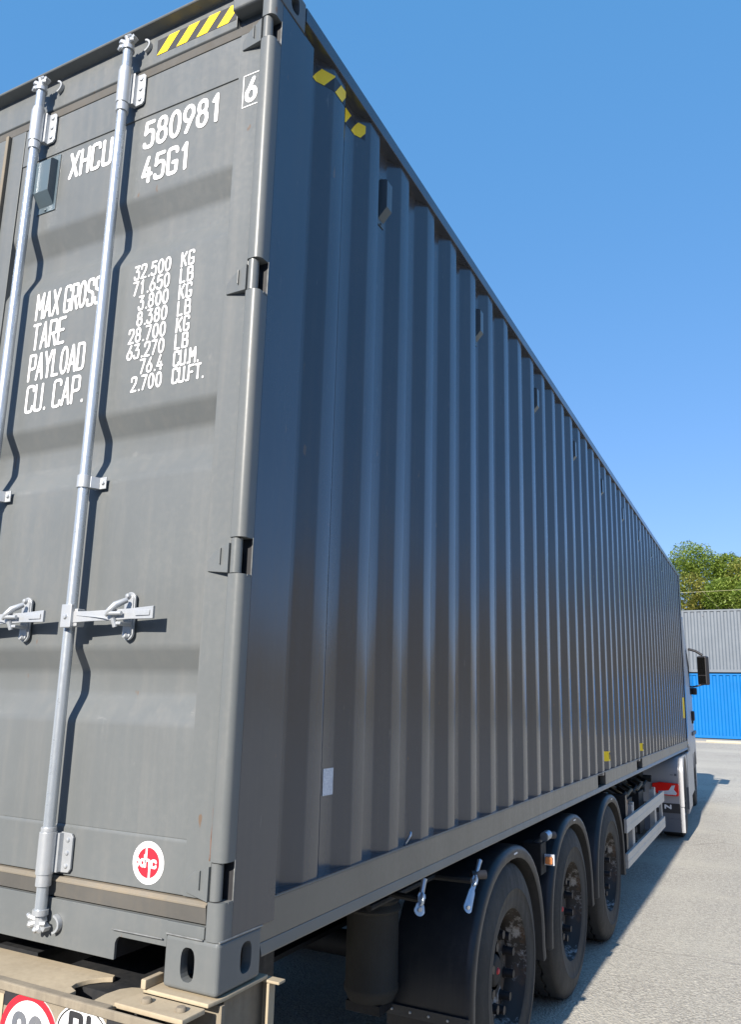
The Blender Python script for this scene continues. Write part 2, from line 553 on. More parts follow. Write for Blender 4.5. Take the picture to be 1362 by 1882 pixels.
GL = {
    '0': [oc(0, 0, W, 1)],
    '1': [('l', [(.10, .80), (.27, 1), (.27, 0)])],
    '2': [('c', [(0, .74), (.0, 1.0), (.25, 1.02), (.5, 1.0), (.5, .7), (.42, .5), (.0, .0)]), ('l', [(.0, 0), (.5, 0)])],
    '3': [('l', [(.02, 1), (.47, 1), (.2, .6)]), ('c', [(.2, .6), (.34, .62), (.5, .55), (.5, .28), (.46, 0), (.25, -.01), (.05, 0), (0, .2)])],
    '4': [('l', [(.28, 1), (0, .28), (.5, .28)]), ('l', [(.36, .52), (.36, 0)])],
    '5': [('l', [(.47, 1), (.07, 1), (.03, .56)]), ('c', [(.03, .56), (.14, .64), (.32, .66), (.5, .58), (.5, .3), (.46, 0), (.22, -.01), (.03, .02), (0, .14)])],
    '6': [('l', [(.36, 1), (.04, .4)]), ('o', [(.14, 0), (.36, 0), (.5, .16), (.5, .42), (.36, .58), (.14, .58), (0, .42), (0, .16)])],
    '7': [('l', [(0, 1), (.5, 1), (.16, 0)])],
    '8': [('o', [(.15, .54), (.35, .54), (.46, .66), (.46, .88), (.35, 1), (.15, 1), (.04, .88), (.04, .66)]),
          ('o', [(.14, 0), (.36, 0), (.5, .16), (.5, .40), (.36, .54), (.14, .54), (0, .40), (0, .16)])],
    '9': [('l', [(.14, 0), (.46, .6)]), ('o', [(.14, .42), (.36, .42), (.5, .58), (.5, .84), (.36, 1), (.14, 1), (0, .84), (0, .58)])],
    'A': [('l', [(0, 0), (.25, 1), (.5, 0)]), ('l', [(.09, .3), (.41, .3)])],
    'B': [('c', [(0, 0), (.3, 0), (.5, .02), (.5, .28), (.48, .5), (.3, .53), (.0, .53)]), ('c', [(0, .53), (.3, .53), (.46, .58), (.46, .78), (.44, 1), (.3, 1), (0, 1)]), ('l', [(0, 0), (0, 1)])],
    'C': [('c', [(.5, .82), (.48, 1), (.25, 1.02), (0, 1), (0, .74), (0, .5), (0, .26), (0, 0), (.25, -.02), (.48, 0), (.5, .18)])],
    'D': [('l', [(0, 0), (0, 1)]), ('c', [(0, 1), (.3, 1), (.5, .96), (.5, .7), (.5, .3), (.5, .04), (.3, 0), (0, 0)])],
    'E': [('l', [(.46, 1), (0, 1), (0, 0), (.46, 0)]), ('l', [(0, .52), (.38, .52)])],
    'F': [('l', [(.46, 1), (0, 1), (0, 0)]), ('l', [(0, .52), (.38, .52)])],
    'G': [('c', [(.5, .83), (.48, 1), (.25, 1.02), (0, 1), (0, .74), (0, .5), (0, .26), (0, 0), (.25, -.02), (.48, 0), (.5, .18), (.5, .40)]), ('l', [(.5, .42), (.30, .42)])],
    'H': [('l', [(0, 0), (0, 1)]), ('l', [(.5, 0), (.5, 1)]), ('l', [(0, .52), (.5, .52)])],
    'I': [('l', [(.25, 0), (.25, 1)])],
    'K': [('l', [(0, 0), (0, 1)]), ('l', [(.5, 1), (0, .38)]), ('l', [(.17, .58), (.5, 0)])],
    'L': [('l', [(0, 1), (0, 0), (.45, 0)])],
    'M': [('l', [(0, 0), (0, 1), (.27, .4), (.54, 1), (.54, 0)])],
    'N': [('l', [(0, 0), (0, 1), (.5, 0), (.5, 1)])],
    'O': [oc(0, 0, W, 1)],
    'P': [('l', [(0, 0), (0, 1)]), ('c', [(0, 1), (.3, 1), (.5, .98), (.5, .72), (.5, .47), (.3, .45), (0, .45)])],
    'R': [('l', [(0, 0), (0, 1)]), ('c', [(0, 1), (.3, 1), (.5, .98), (.5, .74), (.5, .5), (.3, .48), (0, .48)]), ('l', [(.27, .48), (.5, 0)])],
    'S': [('c', [(.49, .78), (.47, 1), (.25, 1.02), (.0, 1), (.0, .76), (.02, .58), (.25, .52), (.48, .44), (.5, .24), (.5, 0), (.25, -.02), (.02, 0), (0, .22)])],
    'T': [('l', [(0, 1), (.5, 1)]), ('l', [(.25, 1), (.25, 0)])],
    'U': [('c', [(0, 1), (0, .9), (0, .3), (0, 0), (.25, -.02), (.5, 0), (.5, .3), (.5, .9), (.5, 1)])],
    'X': [('l', [(0, 0), (.5, 1)]), ('l', [(0, 1), (.5, 0)])],
    'Y': [('l', [(0, 1), (.25, .48), (.5, 1)]), ('l', [(.25, .48), (.25, 0)])],
    '.': [('l', [(.1, 0), (.1, .015)])],
    'd': [oc(0, 0, .42, .62, .13), ('l', [(.42, 1.05), (.42, 0)])],
    'h': [('l', [(0, 0), (0, .62)]), ('c', [(0, .4), (.05, .62), (.4, .66), (.42, .4), (.42, 0)])],
    'c': [('c', [(.42, .5), (.38, .64), (.2, .66), (0, .6), (0, .32), (0, .02), (.2, 0), (.38, 0), (.42, .14)])],
}


def ribbon(mb, pts, w, mp, closed, lift):
    n = len(pts)
    P = [Vector((p[0], p[1])) for p in pts]
    L, Rr = [], []
    for i in range(n):
        a = P[i - 1] if (i > 0 or closed) else None
        b = P[(i + 1) % n] if (i < n - 1 or closed) else None
        d1 = (P[i] - a).normalized() if a is not None else None
        d2 = (b - P[i]).normalized() if b is not None else None
        if d1 is None: d1 = d2
        if d2 is None: d2 = d1
        n1 = Vector((-d1.y, d1.x)); n2 = Vector((-d2.y, d2.x))
        nn = n1 + n2
        if nn.length < 1e-4: nn = n1
        nn.normalize()
        k = min(1.6, 1 / max(0.35, nn.dot(n1)))
        L.append(P[i] + nn * w * k); Rr.append(P[i] - nn * w * k)
    vs = [mp(q.x, q.y, lift) for q in L] + [mp(q.x, q.y, lift) for q in Rr]
    fs = []
    for i in range(n if closed else n - 1):
        j = (i + 1) % n
        fs.append((i, j, j + n, i + n))
    mb.add(vs, fs)
    if not closed:
        for end, s in ((0, -1), (n - 1, 1)):
            c = P[end]
            d = (P[1] - P[0]).normalized() if end == 0 else (P[-1] - P[-2]).normalized()
            a0 = math.atan2(d.y * s, d.x * s)
            ring = [c + Vector((math.cos(a0 + t), math.sin(a0 + t))) * w for t in [-math.pi / 2 + math.pi * k / 6 for k in range(7)]]
            mb.add([mp(q.x, q.y, lift) for q in ring], [tuple(range(7))])


def text(mb, s, x0, z0, h, adv, mp, w=0.0, cw=None, thick=0.075):
    """mp(u,v,lift)->3D; characters as monoline strokes"""
    cw = cw or adv * 0.66
    x = x0
    k = 0
    for ch in s:
        if ch == ' ':
            x += adv * 0.6
            continue
        for kind, pts in GL[ch]:
            q = pts
            if kind in 'co':
                q = chaikin(pts, kind == 'o', 3)
            q = [(x + p[0] / 0.5 * cw, z0 + h * thick + p[1] * h * (1 - 2 * thick)) for p in q]
            runs = [q]
            if kind == 'l':              # break the stroke at sharp corners so each leg keeps its width
                runs, cur = [], [q[0]]
                for i in range(1, len(q)):
                    cur.append(q[i])
                    if i < len(q) - 1:
                        d1 = (Vector(q[i]) - Vector(q[i - 1])).normalized()
                        d2 = (Vector(q[i + 1]) - Vector(q[i])).normalized()
                        if d1.dot(d2) < 0.3:
                            runs.append(cur)
                            cur = [q[i]]
                runs.append(cur)
            for q in runs:
                ribbon(mb, q, h * thick, mp, kind == 'o', 0.0002 * (k % 6))
                k += 1
        x += adv * (0.45 if ch == '.' else 1.0) if not (ch == 'M') else adv * 1.08
    return x


# ================================================================== SETTING
def gz(y):
    t = min(1, max(0, (y - 9) / 25.0))
    return 0.38 * (t * t * (3 - 2 * t))


g = MB()
ys = [-400, -60, -15, -5] + [0 + i * 1.0 for i in range(0, 35)] + [34.12]
xs = [-400, -60, -20] + [i * 2.0 for i in range(-9, 10)] + [20, 60, 400]
for j, y in enumerate(ys):
    for x in xs:
        g.v.append((x, y, gz(y)))
nx = len(xs)
for j in range(len(ys) - 1):
    for i in range(nx - 1):
        g.f.append((j * nx + i, j * nx + i + 1, (j + 1) * nx + i + 1, (j + 1) * nx + i))
        g.mi.append(0)
solo('asphalt_yard', g, M['ground'], kind='structure', smooth=60)

g = MB()
g.box(-60, 60, 34.25, 41, -0.2, 0.455)
pad = solo('concrete_pad', g, M['concrete'], kind='structure', bevel=0.01)
g = MB()
g.add([(-400, 34.2, 0.37), (400, 34.2, 0.37), (400, 900, 0.37), (-400, 900, 0.37)], [(0, 1, 2, 3)])
soilm = paint('dry_soil', (0.16, 0.14, 0.09), 0.95, (0.08, 0.10, 0.03), 0.6, var=0.25)
solo('terrain', g, soilm, kind='structure')
kb = MB()
kb.box(-60, 60, 34.12, 34.25, 0.2, 0.40)
kerb = solo('kerb', kb, M['concrete'], kind='structure')
st0 = None
x = -24.7
for i in range(20):
    if st0 is None:
        b = MB()
        b.box(0, 1.82, -0.07, 0.07, 0, 0.085)
        st0 = meshobj('kerb_stone', b, M['kerb'], Vector((0, 0, 0)), None, 0.012)
        o = st0
    else:
        o = st0.copy()
        COL.objects.link(o)
    o.parent = kerb
    o.location = Vector((x, 34.19, 0.402)) - kerb.location
    x += 2.35


# ================================================================== CONTAINER
D1 = 0.020      # door frame face
DP = 0.027      # door sheet face
C = Thing('shipping_container', 'long dark grey shipping container on the trailer, white markings on its rear door', 'shipping container',
          (0, 0, ZB), 0, (-1.219, 6.096, 0))
G = M['grey']
XO, XI = -0.010, -0.046      # crest and trough planes of the side sheet
PIT, C0 = 0.2795, 0.382
LEN = 12.192


def side_profile():
    """(y, x) knots of the side corrugation from the rear post to the front post"""
    pr = [(0.232, XI), (C0 - 0.064, XI)]
    k = 0
    while True:
        a = C0 + PIT * k
        if a + 0.15 > LEN - 0.19:
            break
        pr += [(a, XO), (a + 0.080, XO), (a + 0.142, XI), (a + PIT - 0.064, XI)]
        k += 1
    pr[-1] = (LEN - 0.17, XI)
    return pr, k


PROF, NCR = side_profile()


def plate_hole(mb, P, u0, u1, v0, v1, cu, cv, ru, rv, depth):
    """rectangular face with an oval opening and its tunnel; P(u,v,d)->3D"""
    ang = [2 * math.pi * i / 28 + 0.01 for i in range(28)]
    ang += [math.atan2(v - cv, u - cu) % (2 * math.pi) for u in (u0, u1) for v in (v0, v1)]
    ang = sorted(a % (2 * math.pi) for a in ang)
    inn, out = [], []
    for a in ang:
        c, s = math.cos(a), math.sin(a)
        # stadium
        t = 1 / max(1e-9, (abs(c / ru) ** 3.0 + abs(s / rv) ** 3.0) ** (1 / 3.0))
        inn.append((cu + c * t, cv + s * t))
        tt = min([((u1 if c > 0 else u0) - cu) / c if abs(c) > 1e-6 else 9, ((v1 if s > 0 else v0) - cv) / s if abs(s) > 1e-6 else 9])
        out.append((cu + c * tt, cv + s * tt))
    n = len(ang)
    vs = [P(u, v, 0) for u, v in out] + [P(u, v, 0) for u, v in inn] + [P(u, v, depth) for u, v in inn]
    fs = []
    for i in range(n):
        j = (i + 1) % n
        fs += [(i, j, j + n, i + n), (i + n, j + n, j + 2 * n, i + 2 * n)]
    mb.add(vs, fs)


def casting(sx, sy, sz):
    """corner fitting with rounded edges and two oval apertures; sx 1=right, -1=left; sy 0=rear, 1=front; sz 0=bottom, 1=top"""
    w, l, h = 0.162, 0.178, 0.118
    yo = (lambda d: d) if sy == 0 else (lambda d: LEN - d)
    xo = (lambda d: -d) if sx == 1 else (lambda d: -2.438 + d)
    z0 = 0 if sz == 0 else 2.896 - h
    r = 0.010
    bm = bmesh.new()
    vv = [bm.verts.new((u, v, k)) for u in (0, w) for v in (0, l) for k in (0, h)]
    for q in ((0, 1, 3, 2), (4, 6, 7, 5), (0, 4, 5, 1), (2, 3, 7, 6), (0, 2, 6, 4), (1, 5, 7, 3)):
        bm.faces.new([vv[i] for i in q])
    bmesh.ops.recalc_face_normals(bm, faces=bm.faces)
    bmesh.ops.bevel(bm, geom=list(bm.edges), offset=r, segments=4, affect='EDGES', profile=0.5)
    kill = [f for f in bm.faces if f.calc_area() > 0.005 and (f.normal.x < -0.99 or f.normal.y < -0.99)]
    bmesh.ops.delete(bm, geom=kill, context='FACES')
    bm.verts.ensure_lookup_table()
    mb = MB()
    mb.add([(xo(q.co.x), yo(q.co.y), z0 + q.co.z) for q in bm.verts], [tuple(x.index for x in f.verts) for f in bm.faces])
    bm.free()
    plate_hole(mb, lambda u, v, d: (xo(u), yo(d), z0 + v), r, w - r, r, h - r, 0.089, h * 0.50, 0.021, 0.038, 0.026)
    plate_hole(mb, lambda u, v, d: (xo(d), yo(u), z0 + v), r, l - r, r, h - r, 0.112, h * 0.52, 0.023, 0.036, 0.026)
    return C.part('corner_casting', mb, M['grey_lit'])


for a in (1, -1):
    for b in (0, 1):
        for c in (0, 1):
            casting(a, b, c)

# --- rear right corner post: rear round nose cut by four hinge gaps, flat side
HG = [(2.628, 2.706), (1.800, 1.897), (0.998, 1.095), (0.204, 0.294)]


def nose_poly(r=0.020, x0=-0.047, y1=0.047):
    p = [(x0, y1), (x0, 0.012)]
    for k in range(1, 5):
        a = math.pi + math.pi / 2 * k / 5
        p.append((x0 + 0.012 + 0.012 * math.cos(a), 0.012 + 0.012 * math.sin(a)))
    for k in range(0, 8):
        a = -math.pi / 2 + math.pi / 2 * k / 7
        p.append((-r + r * math.cos(a), r + r * math.sin(a)))
    p.append((0, y1))
    return p


mb = MB()
segs = [0.118] + [z for gpair in sorted(HG) for z in gpair] + [2.778]
for i in range(0, len(segs), 2):
    mb.prism(nose_poly(), 'z', segs[i], segs[i + 1])
post = C.part('corner_post', mb, M['grey_lit'], smooth=30)
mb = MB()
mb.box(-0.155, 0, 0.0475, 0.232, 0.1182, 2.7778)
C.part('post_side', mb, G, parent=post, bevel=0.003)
# side plate hides the seam; notches are real gaps, each gets a lip and a black back painting in its shade
for z0, z1 in HG:
    k = MB()
    k.tube([(-0.0295, 0.0165, z0 + 0.0025), (-0.0295, 0.0165, z1 - 0.0025)], 0.0152, 20)
    lug = MB()
    zc = (z0 + z1) / 2
    # leaf on the door: wedge plate narrowing to the left, standing off towards the pin
    xa, xb = -0.122, -0.043
    pts = [(xa, zc - 0.036), (xb, zc - 0.046), (xb, zc + 0.034), (xa + 0.022, zc + 0.014), (xa, zc - 0.006)]
    n = len(pts)
    vs = [(p[0], D1 - 0.001, p[1]) for p in pts] + [(p[0], D1 - 0.004 - 0.017 * max(0, (p[0] - xa)) / 0.082, p[1] * 1.0) for p in pts]
    fs = [tuple(range(2 * n - 1, n - 1, -1))] + [(i, (i + 1) % n, (i + 1) % n + n, i + n) for i in range(n)]
    lug.add(vs, fs)
    lug.box(-0.073, -0.070, D1 - 0.0205, D1 - 0.010, zc - 0.022, zc + 0.022)
    hg = C.part('hinge', lug, M['grey_lit'], bevel=0.002)
    C.part('hinge_pin', k, M['grey_lit'], parent=hg, smooth=30)
    lip = MB()
    lip.box(-0.003, 0.0015, 0.0445, 0.0475, z0 - 0.003, z1 + 0.003)
    lip.box(-0.012, 0.0012, 0.027, 0.0474, z0 - 0.004, z0 + 0.0005)
    C.part('notch_lip', lip, M['weld'], parent=hg)
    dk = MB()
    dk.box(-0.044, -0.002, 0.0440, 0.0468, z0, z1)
    C.part('notch_shade', dk, M['black_film'], parent=hg)
# left rear post and front posts
mb = MB()
mb.box(-2.438, -2.283, 0.0, 0.232, 0.118, 2.778)
C.part('corner_post', mb, G, bevel=0.01)
for x0, x1 in ((-0.155, 0), (-2.438, -2.283)):
    mb = MB()
    mb.box(x0, x1, LEN - 0.17, LEN, 0.118, 2.778)
    C.part('corner_post', mb, G, bevel=0.01)
# weld beads at the casting tops
mb = MB()
mb.tube([(-0.158, -0.0005, 0.119), (-0.047, -0.0008, 0.1185)], 0.0022, 6)
mb.tube([(-0.001, 0.003, 0.119), (0.0005, 0.10, 0.1195), (0.0004, 0.176, 0.1185)], 0.0026, 6)
mb.tube([(-0.335, -0.0002, 0.103), (-0.17, -0.0002, 0.104)], 0.0020, 6)
C.part('weld_bead', mb, M['weld'], smooth=40)
mb = MB()
mb.tube([(0.0002, 0.01, 2.7775), (0.0003, 0.176, 2.7772)], 0.0022, 6)
C.part('weld_bead', mb, M['gasket'], smooth=40)

# --- header
mb = MB()
poly = [(0.030, 2.748), (0.030, 2.866), (-0.004, 2.872), (-0.008, 2.875), (-0.008, 2.881), (-0.002, 2.884), (0.12, 2.884), (0.12, 2.735), (0.046, 2.735)]
mb.prism(poly, 'x', -2.276, -0.162)
hd = C.part('door_header', mb, M['grey_lit'], bevel=0.003)
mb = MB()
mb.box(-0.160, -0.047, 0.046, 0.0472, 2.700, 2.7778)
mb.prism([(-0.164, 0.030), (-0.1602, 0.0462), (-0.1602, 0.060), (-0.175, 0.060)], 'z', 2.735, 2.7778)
C.part('header_plate', mb, M['grey_lit'])
# header gasket
mb = MB()
mb.box(-2.38, -0.050, 0.024, 0.05, 2.698, 2.731)
C.part('door_gasket', mb, M['gasket'], bevel=0.004)
# --- sill with its notch
mb = MB()
zs0, zs1 = 0.030, 0.146
poly = [(-2.276, zs1), (-0.162, zs1), (-0.162, zs0 + 0.055), (-0.186, zs0 + 0.055)]
poly = [(-2.276, zs0), (-0.328, zs0), (-0.328, 0.070), (-0.323, 0.080), (-0.315, 0.086), (-0.162, 0.086), (-0.162, zs1), (-2.276, zs1)]
mb.prism(poly, 'y', 0.006, 0.016)
mb.box(-2.276, -0.048, 0.0162, 0.12, 0.100, 0.1458)
mb.box(-0.162, -0.048, 0.0042, 0.0160, 0.1182, 0.1458)
C.part('door_sill', mb, M['grey_lit'], bevel=0.002)
mb = MB()
mb.box(-0.52, -0.329, 0.018, 0.16, 0.032, 0.098)
C.part('sill_gusset', mb, M['chassis'])
mb = MB()
mb.box(-0.17, -0.05, 0.002, 0.014, 0.147, 0.158)
# lower gasket: sandy lip on top, worn rubber below
mb = MB()
mb.prism([(0.0125, 0.1505), (0.0105, 0.1865), (0.04, 0.190), (0.04, 0.1505)], 'x', -2.38, -0.052)
gk = C.part('door_gasket', mb, M['gasket'], label='worn lower door gasket')
mb = MB()
mb.prism([(0.0085, 0.1870), (0.0085, 0.1925), (0.017, 0.199), (0.04, 0.199), (0.04, 0.1870)], 'x', -2.38, -0.052)
C.part('gasket_lip', mb, M['gasketedge'], parent=gk, bevel=0.001)


# --- doors
RB = [(0.612, 0.683, 0.748, 0.812), (1.305, 1.380, 1.449, 1.517), (2.020, 2.098, 2.166, 2.247)]


def make_door(x1, x0):
    """x1 = hinge edge, x0 = meeting edge"""
    mb = MB()
    zt, zb_ = 2.694, 0.202
    px0, px1 = x0 + 0.075, x1 - 0.082
    prof = [(DP, 0.333), (DP, RB[0][0])]
    for a, b, c, d in RB:
        prof += [(DP + 0.039, b), (DP + 0.039, c), (DP, d)]
        if (a, b, c, d) != RB[-1]:
            prof.append((DP, RB[RB.index((a, b, c, d)) + 1][0]))
    prof.append((DP, 2.545))
    # rounded bends: subdivide knots slightly
    pp = []
    for i, (y, z) in enumerate(prof):
        if 0 < i < len(prof) - 1:
            y0, z0 = prof[i - 1]
            y2, z2 = prof[i + 1]
            for t in (-1, 0, 1):
                if t < 0:
                    L = math.hypot(y0 - y, z0 - z); s = 0.012 / L
                    pp.append((y + (y0 - y) * s, z + (z0 - z) * s))
                elif t > 0:
                    L = math.hypot(y2 - y, z2 - z); s = 0.012 / L
                    pp.append((y + (y2 - y) * s, z + (z2 - z) * s))
                else:
                    a_ = Vector((y, z)); b_ = (Vector(pp[-1]) * .5 + a_ * .5)
                    L = math.hypot(y2 - y, z2 - z); s = 0.012 / L
                    nx_ = Vector((y + (y2 - y) * s, z + (z2 - z) * s))
                    m_ = (Vector(pp[-1]) + nx_) / 2
                    pp.append(tuple(a_ * .5 + m_ * .5))
        else:
            pp.append((y, z))
    n = len(pp)
    vs = [(px0, y, z) for y, z in pp] + [(px1, y, z) for y, z in pp]
    mb.add(vs, [(i, i + 1, i + 1 + n, i + n) for i in range(n - 1)])
    sh = C.part('cargo_door', mb, M['grey_lit'], smooth=50)
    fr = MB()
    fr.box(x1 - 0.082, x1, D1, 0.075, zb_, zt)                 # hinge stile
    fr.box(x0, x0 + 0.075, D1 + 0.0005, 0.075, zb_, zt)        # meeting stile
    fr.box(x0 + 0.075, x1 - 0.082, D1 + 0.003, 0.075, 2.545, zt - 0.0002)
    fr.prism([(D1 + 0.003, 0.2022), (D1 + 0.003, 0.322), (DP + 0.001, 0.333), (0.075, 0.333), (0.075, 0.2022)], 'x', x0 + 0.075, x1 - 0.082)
    C.part('door_frame', fr, M['grey_lit'], parent=sh, bevel=0.0025)
    return sh


door = make_door(-0.052, -1.172)
gm = MB()
gm.box(-1.190, -1.174, 0.008, 0.05, 0.20, 2.694)
C.part('meeting_gasket', gm, M['gasketedge'], bevel=0.003)
door2 = dup_part(door, (-1.140, 0, 0))
bk = MB()
bk.box(-2.38, -0.05, 0.0751, 0.10, 0.146, 2.735)
C.part('door_liner', bk, M['chassis'])


# --- lock rods
def rod(x, name='lock_rod'):
    yc = -0.014
    mb = MB()
    mb.tube([(x, yc, 0.105), (x, yc, 2.805)], 0.0158, 24)
    o = C.part(name, mb, M['galvrod'], smooth=40)
    galv = M['galv']
    # long bearings top and bottom: a half-sleeve with a bolted plate on the right
    for zc, hl in ((2.648, 0.062), (0.262, 0.054)):
        b = MB()
        b.tube([(x, yc, zc - hl), (x, yc, zc + hl)], 0.0232, 24)
        b.tube([(x, yc, zc - hl - 0.030), (x, yc, zc - hl)], 0.0205, 20)
        b.tube([(x, yc, zc + hl), (x, yc, zc + hl + 0.012)], 0.0205, 20)
        b.box(x + 0.010, x + 0.030, D1 - 0.022, D1 - 0.006, zc - hl + 0.004, zc + hl - 0.004)
        pl = [(x + 0.018, zc - hl + 0.002), (x + 0.056, zc - hl + 0.004), (x + 0.064, zc - hl + 0.014), (x + 0.064, zc + hl - 0.014), (x + 0.056, zc + hl - 0.004), (x + 0.018, zc + hl - 0.002)]
        b.prism(pl, 'y', D1 - 0.0075, D1 - 0.0008)
        C.part('rod_bearing', b, galv, parent=o, bevel=0.0015)
        for dz in (-0.62, 0, 0.62):
            q = MB()
            q.lathe([(0.0001, D1 - 0.0125), (0.0055, D1 - 0.0115), (0.0075, D1 - 0.0078)], 'y', (x + 0.047, 0, zc + dz * hl), 12)
            C.part('bearing_bolt', q, galv, parent=o, smooth=50)
    b = MB()
    zc = 1.297
    b.tube([(x, yc, zc - 0.019), (x, yc, zc + 0.019)], 0.0208, 24)
    b.box(x + 0.012, x + 0.058, D1 - 0.0055, D1 - 0.0010, zc - 0.018, zc + 0.018)
    b.prism([(x + 0.008, D1 - 0.030), (x + 0.022, D1 - 0.030), (x + 0.034, D1 - 0.0058), (x + 0.012, D1 - 0.0058)], 'z', zc - 0.0175, zc + 0.0175)
    C.part('rod_guide', b, galv, parent=o, bevel=0.0015)
    q = MB()
    q.lathe([(0.0001, D1 - 0.011), (0.005, D1 - 0.0105), (0.007, D1 - 0.0057)], 'y', (x + 0.047, 0, zc), 12)
    C.part('bearing_bolt', q, galv, parent=o, smooth=50)
    # cams: forked claw at each end biting a keeper
    for zc, s in ((2.822, 1), (0.090, -1)):
        b = MB()
        b.tube([(x, yc, zc - s * 0.030), (x, yc, zc - s * 0.016)], 0.021, 16)
        b.tube([(x, yc, zc - s * 0.016), (x, yc, zc + s * 0.012)], 0.013, 12)
        for dx, dz, rr in ((-0.033, 0.012, .0085), (-0.040, -0.012, .007), (0.012, 0.022, .009), (0.026, 0.002, .008), (-0.008, 0.026, .007)):
            b.tube([(x + dx * 0.15, yc, zc + s * dz * 0.2), (x + dx * 0.7, yc - 0.008, zc + s * dz * 0.8), (x + dx, yc - 0.004, zc + s * dz)], [rr, rr, rr * 0.8], 8)
        b.obox((x - 0.012, yc + 0.004, zc + s * 0.002), 0.026, 0.009, 0.007, Matrix.Rotation(0.35 * s, 3, 'Y'))
        b.obox((x + 0.012, yc + 0.002, zc + s * 0.008), 0.018, 0.010, 0.006, Matrix.Rotation(-0.5 * s, 3, 'Y'))
        C.part('rod_cam', b, galv, parent=o, smooth=35)
        kp = MB()
        yk = 0.030 if s > 0 else 0.006
        arc = [(x + 0.030 + 0.034 * math.cos(t), zc + s * 0.004 + 0.026 * math.sin(t)) for t in [-1.2 + 2.4 * q / 8 for q in range(9)]]
        arc += [(x + 0.030 + 0.028 * math.cos(t), zc + s * 0.004 + 0.020 * math.sin(t)) for t in [1.2 - 2.4 * q / 8 for q in range(9)]]
        kp.prism(arc, 'y', yk - 0.014, yk - 0.0008)
        C.part('cam_keeper', kp, galv, parent=o, smooth=40)
    return o


def handle(o, x):
    """flat bar handle with its swivel block and the retainer it drops into"""
    galv = M['galv']
    zc = 0.898
    b = MB()
    b.box(x - 0.002, x + 0.038, -0.048, -0.036, zc - 0.034, zc + 0.032)
    b.box(x + 0.006, x + 0.050, -0.036, -0.006, zc - 0.030, zc + 0.020)
    C.part('handle_hub', b, galv, parent=o, bevel=0.003)
    b = MB()
    b.lathe([(0.0001, -0.0535), (0.006, -0.053), (0.0085, -0.048)], 'y', (x + 0.017, 0, zc - 0.003), 12)
    C.part('bearing_bolt', b, galv, parent=o, smooth=50)
    b = MB()
    pts = [(x + 0.03, -0.034), (x + 0.10, -0.033), (x + 0.18, -0.027), (x + 0.235, -0.024), (x + 0.322, -0.026)]
    hh = [0.016, 0.014, 0.015, 0.014, 0.017]
    zz = [zc - 0.004, zc - 0.003, zc - 0.001, zc + 0.001, zc + 0.003]
    vs = []
    for (px, py), h_, z_ in zip(pts, hh, zz):
        for dy in (-0.0045, 0.0045):
            for dz in (-h_, h_):
                vs.append((px, py + dy, z_ + dz))
    fs = [(0, 1, 3, 2), (16, 18, 19, 17)]
    for i in range(4):
        a = i * 4
        fs += [(a, a + 4, a + 5, a + 1), (a + 2, a + 3, a + 7, a + 6), (a, a + 2, a + 6, a + 4), (a + 1, a + 5, a + 7, a + 3)]
    b.add(vs, fs)
    b.box(x + 0.262, x + 0.312, -0.0335, -0.0312, zc - 0.005, zc + 0.010)
    b.prism([(x + 0.05, zc), (x + 0.13, zc - 0.005), (x + 0.17, zc - 0.013), (x + 0.13, zc - 0.008)], 'y', -0.041, -0.035)
    C.part('door_handle', b, galv, parent=o, bevel=0.002)
    # retainer: tall oval plate, latch arm, pivot bolts
    b = MB()
    cx = x + 0.196
    ring = []
    for k in range(24):
        a = 2 * math.pi * k / 24
        ring.append((cx + 0.020 * math.cos(a), zc + (0.047 if math.sin(a) > 0 else -0.047) * 1.0 + 0.020 * math.sin(a)))
    b.prism(ring, 'y', D1 - 0.008, D1 - 0.0006)
    b.prism([(a * 1.0 + 0, z) for a, z in [(cx + (p[0] - cx) * 0.8, zc + (p[1] - zc) * 0.92) for p in ring]], 'y', D1 - 0.012, D1 - 0.0078)
    b.box(cx - 0.014, cx + 0.016, -0.034, D1 - 0.008, zc - 0.028, zc - 0.020)
    C.part('handle_retainer', b, galv, parent=o, bevel=0.0015)
    b = MB()
    b.tube([(cx + 0.006, -0.006, zc + 0.042), (cx - 0.006, -0.034, zc + 0.026), (cx - 0.020, -0.044, zc + 0.008), (cx - 0.030, -0.043, zc - 0.004)], [0.008, 0.010, 0.008, 0.005], 10)
    b.tube([(cx - 0.022, -0.043, zc + 0.002), (cx + 0.024, -0.040, zc + 0.002)], 0.0055, 8)
    b.tube([(cx - 0.010, -0.036, zc - 0.010), (cx - 0.004, -0.030, zc - 0.034)], 0.007, 8)
    C.part('retainer_latch', b, galv, parent=o, smooth=45)
    for dz in (0.055, -0.055):
        q = MB()
        q.lathe([(0.0001, D1 - 0.021), (0.006, D1 - 0.020), (0.009, D1 - 0.0125)], 'y', (cx - 0.001, 0, zc + dz), 12)
        C.part('bearing_bolt', q, galv, parent=o, smooth=50)


RX1, RX2 = -0.579, -0.994
ra = rod(RX1)
handle(ra, RX1)
rb = dup_part(ra, (RX2 - RX1, 0, 0))
dup_part(ra, (-1.34 - RX1 - 0.04, 0, 0))
dup_part(ra, (-1.78 - RX1, 0, 0))


